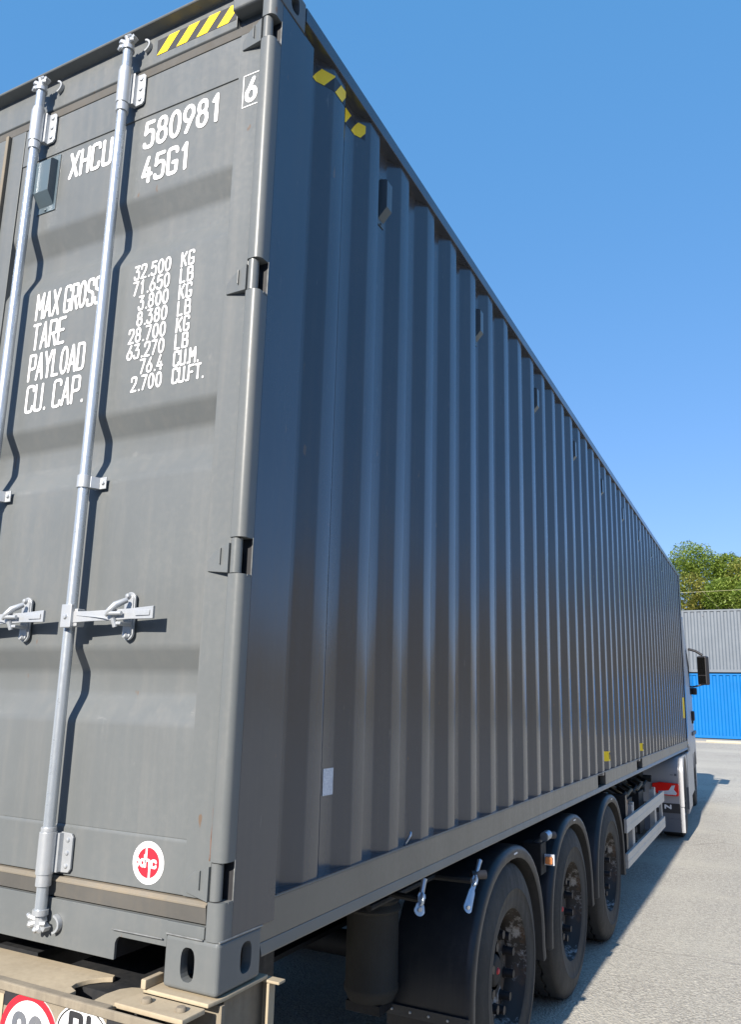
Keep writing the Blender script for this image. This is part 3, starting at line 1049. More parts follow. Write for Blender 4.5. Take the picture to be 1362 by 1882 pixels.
# --- vents
def vent_mesh(c, wdt=0.075, h=0.15, d=0.036, face='y'):
    """small louvre hood: flange plate and hood with a slanted underside"""
    x, y, z = c
    mb = MB()
    mb.cur = 0

    def P(u, dd, v):
        return (x + u, y - dd, z + v) if face == 'y' else (x + dd, y + u, z + v)
    w2 = wdt / 2

    def bx(u0, u1, d0, d1, v0, v1):
        vs = [P(u, dd, v) for u in (u0, u1) for dd in (d0, d1) for v in (v0, v1)]
        mb.add(vs, [(0, 1, 3, 2), (4, 6, 7, 5), (0, 4, 5, 1), (2, 3, 7, 6), (0, 2, 6, 4), (1, 5, 7, 3)])
    bx(-w2, w2, 0.0006, 0.0035, -h / 2 - 0.026, h / 2 + 0.022)
    prof = [(0.0035, h / 2), (d * 0.8, h / 2 - 0.006), (d, h / 2 - 0.014), (d, -h / 2 + 0.036), (0.0036, -h / 2 - 0.004)]
    ww = w2 * 0.78
    n = len(prof)
    vs = [P(-ww, a, b) for a, b in prof] + [P(ww, a, b) for a, b in prof]
    mb.add(vs, [tuple(range(n)), tuple(range(2 * n - 1, n - 1, -1))] + [(i, i + n, (i + 1) % n + n, (i + 1) % n) for i in range(n)])
    for v in (h / 2 + 0.013, -h / 2 - 0.017):
        mb.tube([P(0, 0.003, v), P(0, 0.0075, v)], 0.005, 8)
    return mb


ventm = paint('vent_plastic', (0.085, 0.115, 0.135), 0.22, (0.1, 0.1, 0.1), 0.1, var=0.05)
vm = vent_mesh((-0.945, DP, 2.430), 0.092, 0.170, 0.034)
C.part('door_vent', vm, ventm, bevel=0.002, label='blue-grey hooded vent on the door')
v0 = None
for k in range(10):
    yv = 0.828 + 4 * PIT * k
    if v0 is None:
        v0 = C.part('side_vent', vent_mesh((XI, yv, 2.612), 0.058, 0.165, 0.040, 'x'), ventm, bevel=0.002)
    else:
        dup_part(v0, (0, 4 * PIT * k, 0))

# --- lettering
mpd = lambda u, v, l: (u, DP - 0.0012 - l, v)
mps = lambda u, v, l: (u, D1 - 0.0012 - l, v)


def letters(s, x, z, h, adv, cw, thick=0.075, mp=mpd, name='lettering', mat=None, parent=None):
    mb = MB()
    text(mb, s, x, z, h, adv, mp, cw=cw, thick=thick)
    return C.part(name, mb, mat or M['white_print'], parent=parent or door)


letters('XHCU', -0.845, 2.418, 0.104, 0.0515, 0.034, 0.063)
letters('580981', -0.506, 2.420, 0.104, 0.0545, 0.0355, 0.066)
letters('45G1', -0.500, 2.290, 0.100, 0.0520, 0.0345, 0.066)
letters('MAX', -0.930, 1.908, 0.098, 0.0375, 0.027, 0.05)
letters('GROSS', -0.798, 1.908, 0.098, 0.0345, 0.0245, 0.05)
letters('TARE', -0.932, 1.798, 0.098, 0.0405, 0.028, 0.05)
letters('PAYLOAD', -0.932, 1.688, 0.098, 0.0372, 0.0265, 0.05)
letters('CU. CAP.', -0.928, 1.578, 0.096, 0.0415, 0.030, 0.05)
rows = [('32.500', 'KG'), ('71.650', 'LB'), ('3.800', 'KG'), ('8.380', 'LB'), ('28.700', 'KG'), ('63.270', 'LB'), ('76.4', 'CU.M.'), ('2.700', 'CU.FT.')]
for i, (a, b) in enumerate(rows):
    z = 1.950 - i * 0.0536
    adv = 0.0282
    wtot = sum(adv * (0.45 if ch == '.' else 1) for ch in a) - adv + 0.0185
    letters(a, -0.350 - wtot + (0.0 if i != 6 else 0.0), z, 0.050, adv, 0.0178, 0.064)
    letters(b, -0.306, z, 0.050, 0.0285 if i < 6 else 0.0245, 0.0175, 0.064)
letters('6', -0.0965, 2.436, 0.088, 0.06, 0.032, 0.078, mp=mps)
mb = MB()
for x0, x1, z0, z1 in ((-0.112, -0.109, 2.424, 2.537), (-0.055, -0.052, 2.424, 2.537), (-0.109, -0.055, 2.534, 2.537), (-0.109, -0.055, 2.424, 2.427)):
    mb.add([(x0, D1 - 0.0012, z0), (x1, D1 - 0.0012, z0), (x1, D1 - 0.0012, z1), (x0, D1 - 0.0012, z1)], [(0, 1, 2, 3)])
C.part('lettering_frame', mb, M['white_print'], parent=door)


# --- hazard stripes (yellow on black film) on a surface given by knots
def clip(poly, ax, val, keep_less):
    out = []
    n = len(poly)
    for i in range(n):
        a, b = poly[i], poly[(i + 1) % n]
        ia = (a[ax] <= val) if keep_less else (a[ax] >= val)
        ib = (b[ax] <= val) if keep_less else (b[ax] >= val)
        if ia:
            out.append(a)
        if ia != ib:
            t = (val - a[ax]) / (b[ax] - a[ax])
            out.append((a[0] + (b[0] - a[0]) * t, a[1] + (b[1] - a[1]) * t))
    return out


def stripes(u0, u1, z0, z1, period, width, lean, phase, knots, P):
    """knots: breakpoints in u; P(u,z,lift)"""
    blk, yel = MB(), MB()
    ks = [k for k in knots if u0 < k < u1]
    bounds = [u0] + ks + [u1]
    for a, b in zip(bounds[:-1], bounds[1:]):
        blk.add([P(a, z0, .0008), P(b, z0, .0008), P(b, z1, .0008), P(a, z1, .0008)], [(0, 1, 2, 3)])
    u = u0 + phase
    while u < u1:
        base = [(u, z0), (u + width, z0), (u + width + lean, z1), (u + lean, z1)]
        for a, b in zip(bounds[:-1], bounds[1:]):
            q = clip(clip(base, 0, a, False), 0, b, True)
            if len(q) >= 3:
                yel.add([P(x, z, .0016) for x, z in q], [tuple(range(len(q)))])
        u += period
    return blk, yel


bl, ye = stripes(-0.492, -0.166, 2.776, 2.836, 0.0835, 0.044, 0.050, 0.001, [], lambda u, z, l: (u, 0.030 - l, z))
hs = C.part('hazard_film', bl, M['black_film'], parent=hd)
C.part('hazard_stripes', ye, M['yellow'], parent=hd)


def prof_x(y):
    for (a, xa), (b, xb) in zip(PROF[:-1], PROF[1:]):
        if a <= y <= b:
            return xa + (xb - xa) * (y - a) / max(1e-9, b - a)
    return XI


kn = [p[0] for p in PROF]
bl, ye = stripes(0.238, 0.640, 2.742, 2.802, 0.0915, 0.050, 0.040, -0.033, kn, lambda u, z, l: (prof_x(u) + l, u, z))

# --- side sheets, five corrugations... welded side by side
sheets = []
npan = 11
bnd = [0]
idx = list(range(len(PROF)))
step = 16
cuts = list(range(0, len(PROF) - 1, step))
if len(PROF) - 1 - cuts[-1] < 6:
    cuts.pop()
cuts.append(len(PROF) - 1)
first = None
for a, b in zip(cuts[:-1], cuts[1:]):
    mb = MB()
    pk = PROF[a:b + 1]
    # rounded folds
    pp = [pk[0]]
    for i in range(1, len(pk) - 1):
        p, q, r = pk[i - 1], pk[i], pk[i + 1]
        l1 = math.dist(p, q); l2 = math.dist(q, r)
        s1, s2 = 0.006 / l1, 0.006 / l2
        A = (q[0] + (p[0] - q[0]) * s1, q[1] + (p[1] - q[1]) * s1)
        B = (q[0] + (r[0] - q[0]) * s2, q[1] + (r[1] - q[1]) * s2)
        m_ = ((A[0] + B[0]) / 4 + q[0] / 2, (A[1] + B[1]) / 4 + q[1] / 2)
        pp += [A, m_, B]
    pp.append(pk[-1])
    n = len(pp)
    zz = [0.150, 2.838]
    mb.add([(x, y, z) for z in zz for y, x in pp], [(i, i + 1, i + 1 + n, i + n) for i in range(n - 1)])
    if a:
        y = pk[0][0]
        mb.box(XI - 0.001, XI + 0.0022, y - 0.001, y + 0.005, 0.166, 2.834)
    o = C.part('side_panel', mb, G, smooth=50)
    if first is None:
        first = o
C.part('hazard_film', bl, M['black_film'], parent=first)
C.part('hazard_stripes', ye, M['yellow'], parent=first)
# plain sheets on the far side, front and roof
mb = MB()
mb.box(-2.43, -2.39, 0.232, LEN - 0.17, 0.15, 2.84)
C.part('side_panel', mb, G)
mb = MB()
mb.box(-2.283, -0.155, LEN - 0.06, LEN - 0.02, 0.05, 2.84)
C.part('front_panel', mb, G)
mb = MB()
mb.box(-2.40, -0.05, 0.121, LEN - 0.05, 2.868, 2.882)
C.part('roof', mb, G)

# --- rails
mb = MB()
for x0, x1 in ((-0.062, 0.0), (-2.438, -2.376)):
    b = MB()
    b.box(x0, x1, 0.178, LEN - 0.178, 2.834, 2.888)
    C.part('top_rail', b, G, bevel=0.004)


def rail(gaps, sgn=1):
    mb = MB()
    X = (lambda x: x) if sgn == 1 else (lambda x: -2.438 - x)
    y0, y1 = 0.178, LEN - 0.178
    cuts = [y0]
    for a, b in gaps:
        cuts += [a, b]
    cuts.append(y1)
    for i in range(0, len(cuts), 2):
        mb.prism([(X(-0.050), 0.1725), (X(-0.005), 0.1725), (X(-0.005), 0.076), (X(-0.050), 0.076)], 'y', cuts[i], cuts[i + 1])
    mb.prism([(X(-0.055), 0.1785), (X(-0.0025), 0.1785), (X(-0.0025), 0.1730), (X(-0.055), 0.1730)], 'y', y0, y1)
    mb.prism([(X(-0.050), 0.0755), (X(-0.006), 0.0755), (X(0.001), 0.050), (X(0.001), 0.044), (X(-0.050), 0.044)], 'y', y0, y1)
    return C.part('bottom_rail', mb, M['rail'], bevel=0.0025)


GAPS = [(4.625, 4.945), (6.61, 6.99)]
rail(GAPS)
rail(GAPS, -1)
for a, b in GAPS:
    mb = MB()
    mb.box(-2.3, -0.052, a - 0.01, a, 0.078, 0.170)
    mb.box(-2.3, -0.052, b, b + 0.01, 0.078, 0.170)
    C.part('lift_pocket', mb, M['chassis'])
cm = None
for k in range(38):
    y = 0.40 + k * 0.31
    if any(a - 0.06 < y < b + 0.06 for a, b in GAPS):
        continue
    if cm is None:
        mb = MB()
        mb.box(-2.385, -0.052, y, y + 0.045, 0.03, 0.148)
        cm = C.part('cross_member', mb, M['chassis'])
        y00 = y
    else:
        dup_part(cm, (0, y - y00, 0))
mb = MB()
mb.box(-2.385, -0.052, 0.122, LEN - 0.06, 0.1485, 0.165)
C.part('floor', mb, M['floorwood'])
mb = MB()
mb.box(-0.047, -0.0030, 0.24, LEN - 0.18, 0.1788, 0.1800)
C.part('rail_ledge', mb, G)
# small hook on the rail
mb = MB()
mb.tube([(-0.02, 1.085, 0.172), (-0.002, 1.085, 0.200), (0.006, 1.09, 0.214), (0.001, 1.10, 0.222)], 0.0045, 8)
C.part('lashing_hook', mb, M['chrome'], smooth=50)

# --- stickers
mb = MB()
yc, zc = 0.566, 0.437
mb.add([(XI + 0.0012, 0.535, 0.396), (XI + 0.0012, 0.598, 0.396), (XI + 0.0012, 0.598, 0.476), (XI + 0.0012, 0.535, 0.476)], [(0, 1, 2, 3)])
stm, snt, sbs = newmat('printed_label')
sc_ = mix(snt, ramp(snt, noise(snt, 260, 2, objco(snt)), 0.42, 0.58), (0.50, 0.52, 0.58), (0.72, 0.73, 0.76))
snt.links.new(sc_, sbs.inputs['Base Color'])
sbs.inputs['Roughness'].default_value = 0.4
C.part('sticker', mb, stm, label='small white sticker low on the side wall')
for (ya, yb, za, zb2), tx in zip(((4.963, 5.20, 0.245, 0.322), (6.93, 7.13, 0.240, 0.316)), ('ITY', 'RG')):
    mb = MB()
    ks = [ya] + [k for k in kn if ya < k < yb] + [yb]
    for a, b in zip(ks[:-1], ks[1:]):
        mb.add([(prof_x(a) + .001, a, za), (prof_x(b) + .001, b, za), (prof_x(b) + .001, b, zb2), (prof_x(a) + .001, a, zb2)], [(0, 1, 2, 3)])
    o = C.part('yellow_label', mb, M['yellow'])
    cr = C0 + PIT * round((ya + 0.08 - C0) / PIT)
    mb = MB()
    text(mb, tx, cr + 0.004, za + 0.012, 0.056, 0.027, lambda u, v, l: (XO + 0.0018 + l, u, v), cw=0.017, thick=0.11)
    C.part('lettering', mb, M['black_film'], parent=o)
mb = MB()
cr = C0 + PIT * 41
ya, yb = 11.70, 11.93
ks = [ya] + [k for k in kn if ya < k < yb] + [yb]
for a, b in zip(ks[:-1], ks[1:]):
    mb.add([(prof_x(a) + .001, a, 0.53), (prof_x(b) + .001, b, 0.53), (prof_x(b) + .001, b, 0.85), (prof_x(a) + .001, a, 0.85)], [(0, 1, 2, 3)])
C.part('yellow_label', mb, M['yellow'])

# round leasing emblem: white disc, red disc, white letters d h c
mb = MB()
cx, cz = -0.253, 0.266
Pd = lambda l: D1 + 0.003 - 0.0010 - l


def disc(mb, cx, cz, r, l, n=40, rz=1.0):
    mb.add([(cx + r * math.cos(2 * math.pi * k / n), Pd(l), cz + rz * r * math.sin(2 * math.pi * k / n)) for k in range(n)], [tuple(range(n))])


disc(mb, cx, cz, 0.0520, 0)
em = C.part('round_emblem', mb, M['white_print'], parent=door, label='round white and red emblem with letters')
mb = MB()
disc(mb, cx, cz, 0.0368, 0.0007)
FRD = D1
C.part('emblem_red', mb, M['red_film'], parent=door)
mb = MB()


def q4(x0, x1, z0, z1, l=0.0014):
    mb.add([(cx + x0, Pd(l), cz + z0), (cx + x1, Pd(l), cz + z0), (cx + x1, Pd(l), cz + z1), (cx + x0, Pd(l), cz + z1)], [(0, 1, 2, 3)])


q4(-0.0100, -0.0040, 0.004, 0.0385)
q4(0.0030, 0.0095, -0.0385, 0.002)
C.part('emblem_bars', mb, M['white_print'], parent=door)
for ch, x in (('d', -0.0245), ('h', -0.0085), ('c', 0.0125), ('c', -0.0400)):
    mb = MB()
    text(mb, ch, cx + x, cz - 0.0125, 0.031, 0.02, lambda u, v, l: (u, Pd(0.0016 + l), v), cw=0.0165 if x > -0.03 else 0.010, thick=0.105)
    C.part('emblem_letter', mb, M['white_print'], parent=door)
# rust line beside the lowest hinge
mb = MB()
for i, (a, b) in enumerate(zip([(-0.0555, 0.415), (-0.0548, 0.38), (-0.057, 0.345), (-0.056, 0.31)], [(-0.0548, 0.38), (-0.057, 0.345), (-0.056, 0.31), (-0.058, 0.292)])):
    mb.add([(a[0] - .001, D1 - .0008, a[1]), (a[0] + .0012, D1 - .0008, a[1]), (b[0] + .0015, D1 - .0008, b[1]), (b[0] - .001, D1 - .0008, b[1])], [(0, 1, 2, 3)])
C.part('rust_run', mb, M['rust'], parent=door)



# ================================================================== SEMI TRAILER
T = Thing('semi_trailer', 'three-axle trailer with black mudguards and beige rear beam under the dark grey container', 'trailer',
          (0, 0, ZB), 0, (-1.25, 5.0, -ZB))
CH = M['chassis']
for x0 in (-0.86, -1.70):
    mb = MB()
    mb.box(x0, x0 + 0.16, 0.10, 11.9, -0.055, -0.035)
    mb.box(x0 + 0.07, x0 + 0.09, 0.10, 11.9, -0.36, -0.055)
    mb.box(x0, x0 + 0.16, 0.10, 11.9, -0.38, -0.36)
    T.part('main_beam', mb, CH)
for k, y in enumerate((0.55, 1.6, 2.9, 4.3, 6.0, 7.6, 9.2, 11.2)):
    mb = MB()
    mb.box(-2.20, -0.45, y, y + 0.09, -0.16, -0.03)
    T.part('cross_beam', mb, CH)
# rear bolster: plate with a cut-out, a folded tongue, the twistlock seat
mb = MB()
zt = -0.022
rim_ = [(-2.50, -0.112), (-0.36, -0.105), (-0.362, -0.075), (-0.392, -0.062), (-0.400, -0.040), (-0.392, -0.005), (-0.372, 0.022), (-0.352, 0.036), (-0.36, 0.052), (-2.50, 0.030)]
mb.prism(rim_, 'z', zt - 0.012, zt)
bol = T.part('bolster_plate', mb, M['beige'], bevel=0.002)
mb = MB()
mb.box(-2.50, -0.205, -0.1350, -0.110, -0.028, -0.0145)
mb.box(-2.50, -0.01, -0.143, -0.1352, -0.033, -0.012)
T.part('bolster_lip', mb, M['beigedark'], bevel=0.004)
mb = MB()
mb.box(-2.50, -0.02, -0.128, -0.110, -0.36, -0.0285)
mb.box(-2.50, -0.40, 0.02, 0.20, -0.36, -0.20)
T.part('rear_beam', mb, M['beigedark'], bevel=0.004)
mb = MB()
tong = [(-0.222, -0.10), (-0.222, 0.026), (-0.245, 0.030), (-0.272, 0.020), (-0.290, -0.005), (-0.296, -0.045), (-0.288, -0.10)]
mb.prism(tong, 'z', zt - 0.014, zt - 0.004)
mb.box(-0.2015, -0.186, -0.03, 0.035, -0.0038, zt + 0.040)
T.part('bolster_tongue', mb, M['beige'], bevel=0.003)
mb = MB()
mb.prism([(-0.200, -0.022), (-0.004, -0.022), (0.002, 0.03), (0.002, 0.212), (-0.200, 0.212)], 'z', -0.014, -0.004)
mb.prism([(-0.215, -0.100), (-0.012, -0.100), (-0.010, -0.0222), (-0.205, -0.0222)], 'z', -0.026, -0.014)
seat = T.part('twistlock_seat', mb, M['beige'], bevel=0.003)
for x in (-0.150, -0.048):
    b = MB()
    b.lathe([(0.0001, -0.004), (0.010, -0.0045), (0.0125, -0.008), (0.0125, -0.0135)], 'z', (x, -0.062, 0), 16)
    T.part('seat_bolt', b, M['beigedark'], parent=seat, smooth=40)
mb = MB()
mb.box(-0.55, -0.17, -0.02, 0.5, -0.20, -0.035)
T.part('twistlock_box', mb, CH)
# outer bracket right of the seat
mb = MB()
mb.box(-0.040, 0.040, 0.205, 0.235, -0.022, -0.015)
mb.box(0.004, 0.012, 0.203, 0.232, -0.40, -0.0222)
mb.box(-0.03, 0.0038, 0.224, 0.232, -0.40, -0.0222)
T.part('end_bracket', mb, M['beige'], bevel=0.002)
mb = MB()
mb.box(-0.16, 0.004, 0.02, 0.032, -0.28, -0.0205)
mb.tube([(0.004, 0.06, -0.085), (0.040, 0.03, -0.078)], [0.009, 0.007], 10)
mb.tube([(0.036, 0.034, -0.079), (0.046, 0.026, -0.077)], 0.013, 12)
T.part('lamp_stem', mb, M['beigedark'], smooth=40)
mb = MB()
mb.box(-0.17, -0.02, 0.06, 0.25, -0.30, -0.022)
T.part('bolster_end', mb, M['beigedark'])

# rear signs: red ringed 80 disc, PL oval, striped panel
ys = -0.129


def sdisc(mb, cx, cz, rx, rz, l, n=48, r_in=0):
    o = [(cx + rx * math.cos(2 * math.pi * k / n), ys - l, cz + rz * math.sin(2 * math.pi * k / n)) for k in range(n)]
    if not r_in:
        mb.add(o, [tuple(range(n))])
    else:
        i_ = [(cx + rx * r_in * math.cos(2 * math.pi * k / n), ys - l, cz + rz * r_in * math.sin(2 * math.pi * k / n)) for k in range(n)]
        mb.add(o + i_, [(k, (k + 1) % n, (k + 1) % n + n, k + n) for k in range(n)])


mb = MB()
mb.prism([(-0.448 + 0.100 * math.cos(2 * math.pi * k / 40), -0.128 + 0.100 * math.sin(2 * math.pi * k / 40)) for k in range(40)], 'y', ys - 0.002, ys + 0.0005)
sg = T.part('speed_disc', mb, M['white_print'], label='round speed plate reading 80 with red ring')
mb = MB()
sdisc(mb, -0.448, -0.128, 0.100, 0.100, 0.0030, r_in=0.84)
T.part('speed_disc_ring', mb, M['red_film'], parent=sg)
mb = MB()
text(mb, '80', -0.500, -0.170, 0.098, 0.056, lambda u, v, l: (u, ys - 0.0036 - l, v), cw=0.038, thick=0.085)
T.part('lettering', mb, M['truckgrey'], parent=sg)
mb = MB()
mb.prism([(-0.275 + 0.084 * math.cos(2 * math.pi * k / 40), -0.084 + 0.062 * math.sin(2 * math.pi * k / 40)) for k in range(40)], 'y', ys - 0.002, ys + 0.0005)
pg = T.part('country_plate', mb, M['white_print'], label='oval country plate reading PL')
mb = MB()
sdisc(mb, -0.275, -0.084, 0.080, 0.058, 0.0030, r_in=0.95)
T.part('plate_border', mb, M['black_film'], parent=pg)
mb = MB()
text(mb, 'PL', -0.312, -0.109, 0.070, 0.056, lambda u, v, l: (u, ys - 0.0036 - l, v), cw=0.032, thick=0.10)
T.part('lettering', mb, M['black_film'], parent=pg)
mb = MB()
mb.box(-0.72, -0.545, ys - 0.002, ys - 0.0005, -0.26, -0.045)
T.part('lamp_panel', mb, M['beige'])
for x0, x1 in ((-0.545, -0.455), (-0.205, -0.06)):
    mb = MB()
    mb.add([(x0, ys + 0.0004, -0.070), (x1, ys + 0.0004, -0.070), (x1, ys + 0.0004, -0.034), (x0, ys + 0.0004, -0.034)], [(0, 1, 2, 3)])
    T.part('tape_strip', mb, M['black_film'])

# --- wheels
WZ = -0.583
WY = [2.330, 3.665, 5.020]


def make_wheel(yc):
    c = (-0.012, yc, WZ)
    rim = MB()
    N = 80
    rim.lathe([(0.296, -0.002), (0.300, 0.002), (0.296, 0.006), (0.288, 0.004), (0.284, -0.012), (0.280, -0.035), (0.268, -0.055), (0.262, -0.115), (0.270, -0.17), (0.270, -0.30)], 'x', c, N)
    # disc with ten hand holes
    n = 80
    rad = [0.264, 0.246, 0.205, 0.190, 0.150, 0.118]
    dep = [-0.118, -0.098, -0.082, -0.078, -0.078, -0.080]
    vs = []
    for k in range(n):
        a = 2 * math.pi * k / n
        for r, d in zip(rad, dep):
            vs.append((d - 0.012, yc + r * math.cos(a), WZ + r * math.sin(a)))
    fs = []
    m = len(rad)
    for k in range(n):
        for j in range(m - 1):
            if j == 1 and k % 8 in (1, 2, 3, 4):
                continue
            k2 = (k + 1) % n
            fs.append((k * m + j, k2 * m + j, k2 * m + j + 1, k * m + j + 1))
    rim.add(vs, fs)
    w = T.part('wheel', rim, M['rim'], at=c, smooth=45)
    # tyre
    t = MB()
    t.cur = 0
    gr = []
    xw = 0.375
    prof = [(0.286, 0.004), (0.300, 0.010), (0.335, 0.014), (0.375, 0.018), (0.378, 0.021), (0.384, 0.0185), (0.425, 0.014), (0.462, 0.002), (0.484, -0.010), (0.493, -0.020), (0.497, -0.034)]
    for gx in (-0.088, -0.150, -0.212, -0.274):
        prof += [(0.5, gx + 0.007), (0.486, gx + 0.005), (0.486, gx - 0.005), (0.5, gx - 0.007)]
        gr += [len(prof) - 4, len(prof) - 3, len(prof) - 2, len(prof) - 1]
    prof += [(0.497, -0.335), (0.484, -0.36), (0.44, -0.38), (0.36, -0.38), (0.29, -0.36)]
    gs = set(gr)
    t.lathe(prof, 'x', c, 112, wob=lambda j, k: (0.006 if k % 4 in (1, 2) else -0.006) if j in gs else 0)
    ty = T.part('tyre', t, M['rubber'], parent=w, at=c, smooth=40)
    # sidewall raised bands
    hb = MB()
    hb.lathe([(0.0001, -0.058), (0.040, -0.058), (0.060, -0.061), (0.068, -0.068), (0.072, -0.076)], 'x', c, 28)
    hb.lathe([(0.084, -0.070), (0.116, -0.072), (0.118, -0.082)], 'x', c, 28)
    T.part('hub', hb, CH, parent=w, at=c, smooth=40)
    cp = MB()
    cp.lathe([(0.0001, -0.050), (0.012, -0.051), (0.016, -0.058)], 'x', c, 16)
    T.part('hub_cap_dot', cp, M['red_film'], parent=w, at=c, smooth=40)
    n0 = None
    for k in range(10):
        a = 2 * math.pi * (k + 0.5) / 10
        p = Vector((-0.067, yc + 0.1675 * math.cos(a), WZ + 0.1675 * math.sin(a)))
        if n0 is None:
            b = MB()
            b.tube([(-0.091, p.y, p.z), (-0.080, p.y, p.z)], 0.025, 12)
            b.tube([(-0.080, p.y, p.z), (-0.038, p.y, p.z)], [0.0215, 0.0195], 12)
            n0 = T.part('wheel_nut', b, M['knob'], parent=w, at=p, smooth=40)
            p0 = p
        else:
            d = n0.copy()
            COL.objects.link(d)
            d.parent = w
            d.location = p - Vector(c)
            FR[d.name] = p
    dr = MB()
    dr.lathe([(0.0001, -0.115), (0.225, -0.115), (0.235, -0.13), (0.235, -0.30)], 'x', c, 32)
    T.part('brake_drum', dr, CH, parent=w, at=c, smooth=40)
    return w


w0 = make_wheel(WY[0])
whe = [w0]
for y in WY[1:]:
    whe.append(dup_part(w0, (0, y - WY[0], 0)))
for y in WY:
    dup_part(w0, (-2.50, y - WY[0], 0), rotz=math.pi)
    mb = MB()
    mb.tube([(-0.30, y, WZ), (-2.2, y, WZ)], 0.065, 14)
    T.part('axle', mb, CH, smooth=40)


# --- mudguards
def guard_path(yc, legr, legl):
    """outer line (y,z) from the rear foot over the top to the front foot"""
    pts = [(yc - 0.615, legl)]
    rh, rv = 0.615, 0.598
    for k in range(0, 25):
        a = math.pi - math.pi * k / 24
        ex = 0.92
        ca, sa = math.cos(a), math.sin(a)
        pts.append((yc + rh * math.copysign(abs(ca) ** ex, ca), WZ - 0.02 + rv * abs(sa) ** ex))
    pts.append((yc + 0.632, legr))
    return pts


def mudguard(yc, legl, legr):
    mb = MB()
    P = guard_path(yc, legr, legl)
    n = len(P)
    xo, xi = 0.012, -0.355
    # shell with a rounded outer edge: section across x for every path point
    sec = [(xi, 0.0), (xo - 0.034, 0.0), (xo - 0.014, -0.004), (xo - 0.003, -0.013), (xo, -0.026)]
    vs = []
    cen = (yc, WZ)
    def inward(i, d):
        a = P[max(0, i - 1)]; b = P[min(n - 1, i + 1)]
        t = Vector((b[0] - a[0], b[1] - a[1])).normalized()
        nn = Vector((t.y, -t.x))
        return (P[i][0] + nn.x * d, P[i][1] + nn.y * d)
    m = len(sec)
    for i in range(n):
        for x, d in sec:
            q = inward(i, -d)
            vs.append((x, q[0], q[1]))
    mb.add(vs, [(i * m + j, i * m + j + 1, (i + 1) * m + j + 1, (i + 1) * m + j) for i in range(n - 1) for j in range(m - 1)])
    o = T.part('mudguard', mb, M['plastic'], smooth=50)
    lp = MB()
    vs = []
    sec2 = [(xo, 0.026), (xo + 0.001, 0.030), (xo - 0.002, 0.058), (xo - 0.006, 0.062), (xo - 0.03, 0.058), (xi, 0.058)]
    m = len(sec2)
    for i in range(n):
        for x, d in sec2:
            q = inward(i, d)
            vs.append((x, q[0], q[1]))
    lp.add(vs, [(i * m + j, i * m + j + 1, (i + 1) * m + j + 1, (i + 1) * m + j) for i in range(n - 1) for j in range(m - 1)])
    for i in (0, n - 1):
        a = [(x, *inward(i, d)) for x, d in ((xi, 0), (xo - .01, 0), (xo, .02), (xo - .004, .06), (xi, .058))]
        lp.add(a, [(0, 1, 2, 3, 4)])
    T.part('mudguard_lip', lp, M['plasticlip'], parent=o, smooth=50)
    tg = MB()
    y, z = P[13][0] - 0.10, 0
    tg.box(xo - 0.004, xo + 0.0015, yc + 0.02, yc + 0.075, WZ + 0.535, WZ + 0.543)
    T.part('guard_badge', tg, M['lampclear'], parent=o)
    return o


mudguard(WY[0], -0.645, -0.66)
mudguard(WY[1], -0.66, -0.66)
mudguard(WY[2], -0.66, -0.70)
# mud flap hanging from the first guard
mb = MB()
ym = WY[0] - 0.615
mb.box(-0.365, 0.008, ym - 0.010, ym - 0.002, -0.98, -0.585)
fl = T.part('mud_flap', mb, M['plastic'], bevel=0.002)
mb = MB()
mb.box(-0.368, 0.010, ym - 0.0135, ym - 0.0102, -0.625, -0.585)
T.part('flap_strip', mb, M['plasticlip'], parent=fl)
for k in range(5):
    b = MB()
    b.lathe([(0.0001, ym - 0.019), (0.005, ym - 0.018), (0.006, ym - 0.0134)], 'y', (-0.340 + 0.085 * k, 0, -0.604), 10)
    T.part('flap_rivet', b, M['galv'], parent=fl, smooth=40)


# --- fastening levers, clamps, marker lamp
def lever(x, y, z, L=0.16, lean=0.05, knob=True):
    """bright pull lever: round upper rod, flattened strap, round eye at the foot"""
    top = Vector((x, y + lean, z + L))
    bot = Vector((x, y, z))
    d = (bot - top).normalized()
    s_ = Vector((0.75, -0.66, 0)).cross(d).normalized()
    ex = Vector((0.75, -0.66, 0))
    mb = MB()
    mid = top + d * L * 0.45
    mb.tube([top - d * 0.012, top, mid], [0.012, 0.010, 0.009], 12)
    o = T.part('lock_lever', mb, M['chrome'], smooth=35)
    mb = MB()
    prof = [(0.0, 0.013), (0.3, 0.017), (0.34, 0.013), (0.72, 0.011), (0.86, 0.016)]
    ring = [mid + d * L * 0.55 * t + s_ * w for t, w in prof]
    c = bot
    for k in range(1, 12):
        a = math.pi * k / 12
        ring.append(c + s_ * 0.023 * math.cos(a) + d * 0.023 * math.sin(a))
    ring += [mid + d * L * 0.55 * t - s_ * w for t, w in reversed(prof)]
    n = len(ring)
    mb.add([p + ex * 0.004 for p in ring] + [p - ex * 0.004 for p in ring],
           [tuple(range(n)), tuple(range(2 * n - 1, n - 1, -1))] + [(i, i + n, (i + 1) % n + n, (i + 1) % n) for i in range(n)])
    T.part('lever_strap', mb, M['chrome'], parent=o)
    mb = MB()
    mb.tube([mid + ex * 0.004 - d * 0.002, mid + ex * 0.018 + d * 0.012, mid + ex * 0.018 + d * 0.030, mid + ex * 0.004 + d * 0.042], 0.006, 8)
    T.part('lever_bow', mb, M['chrome'], parent=o, smooth=50)
    mb = MB()
    mb.tube([bot + ex * 0.0042, bot + ex * 0.010], 0.008, 12)
    T.part('lever_rivet', mb, M['galv'], parent=o, smooth=40)
    if knob:
        k = MB()
        k.tube([mid + Vector((-0.02, 0.0, 0.004)), mid + Vector((0.03, 0.045, 0.004))], 0.019, 16)
        T.part('lever_knob', k, M['knob'], parent=o, smooth=40)
    return o


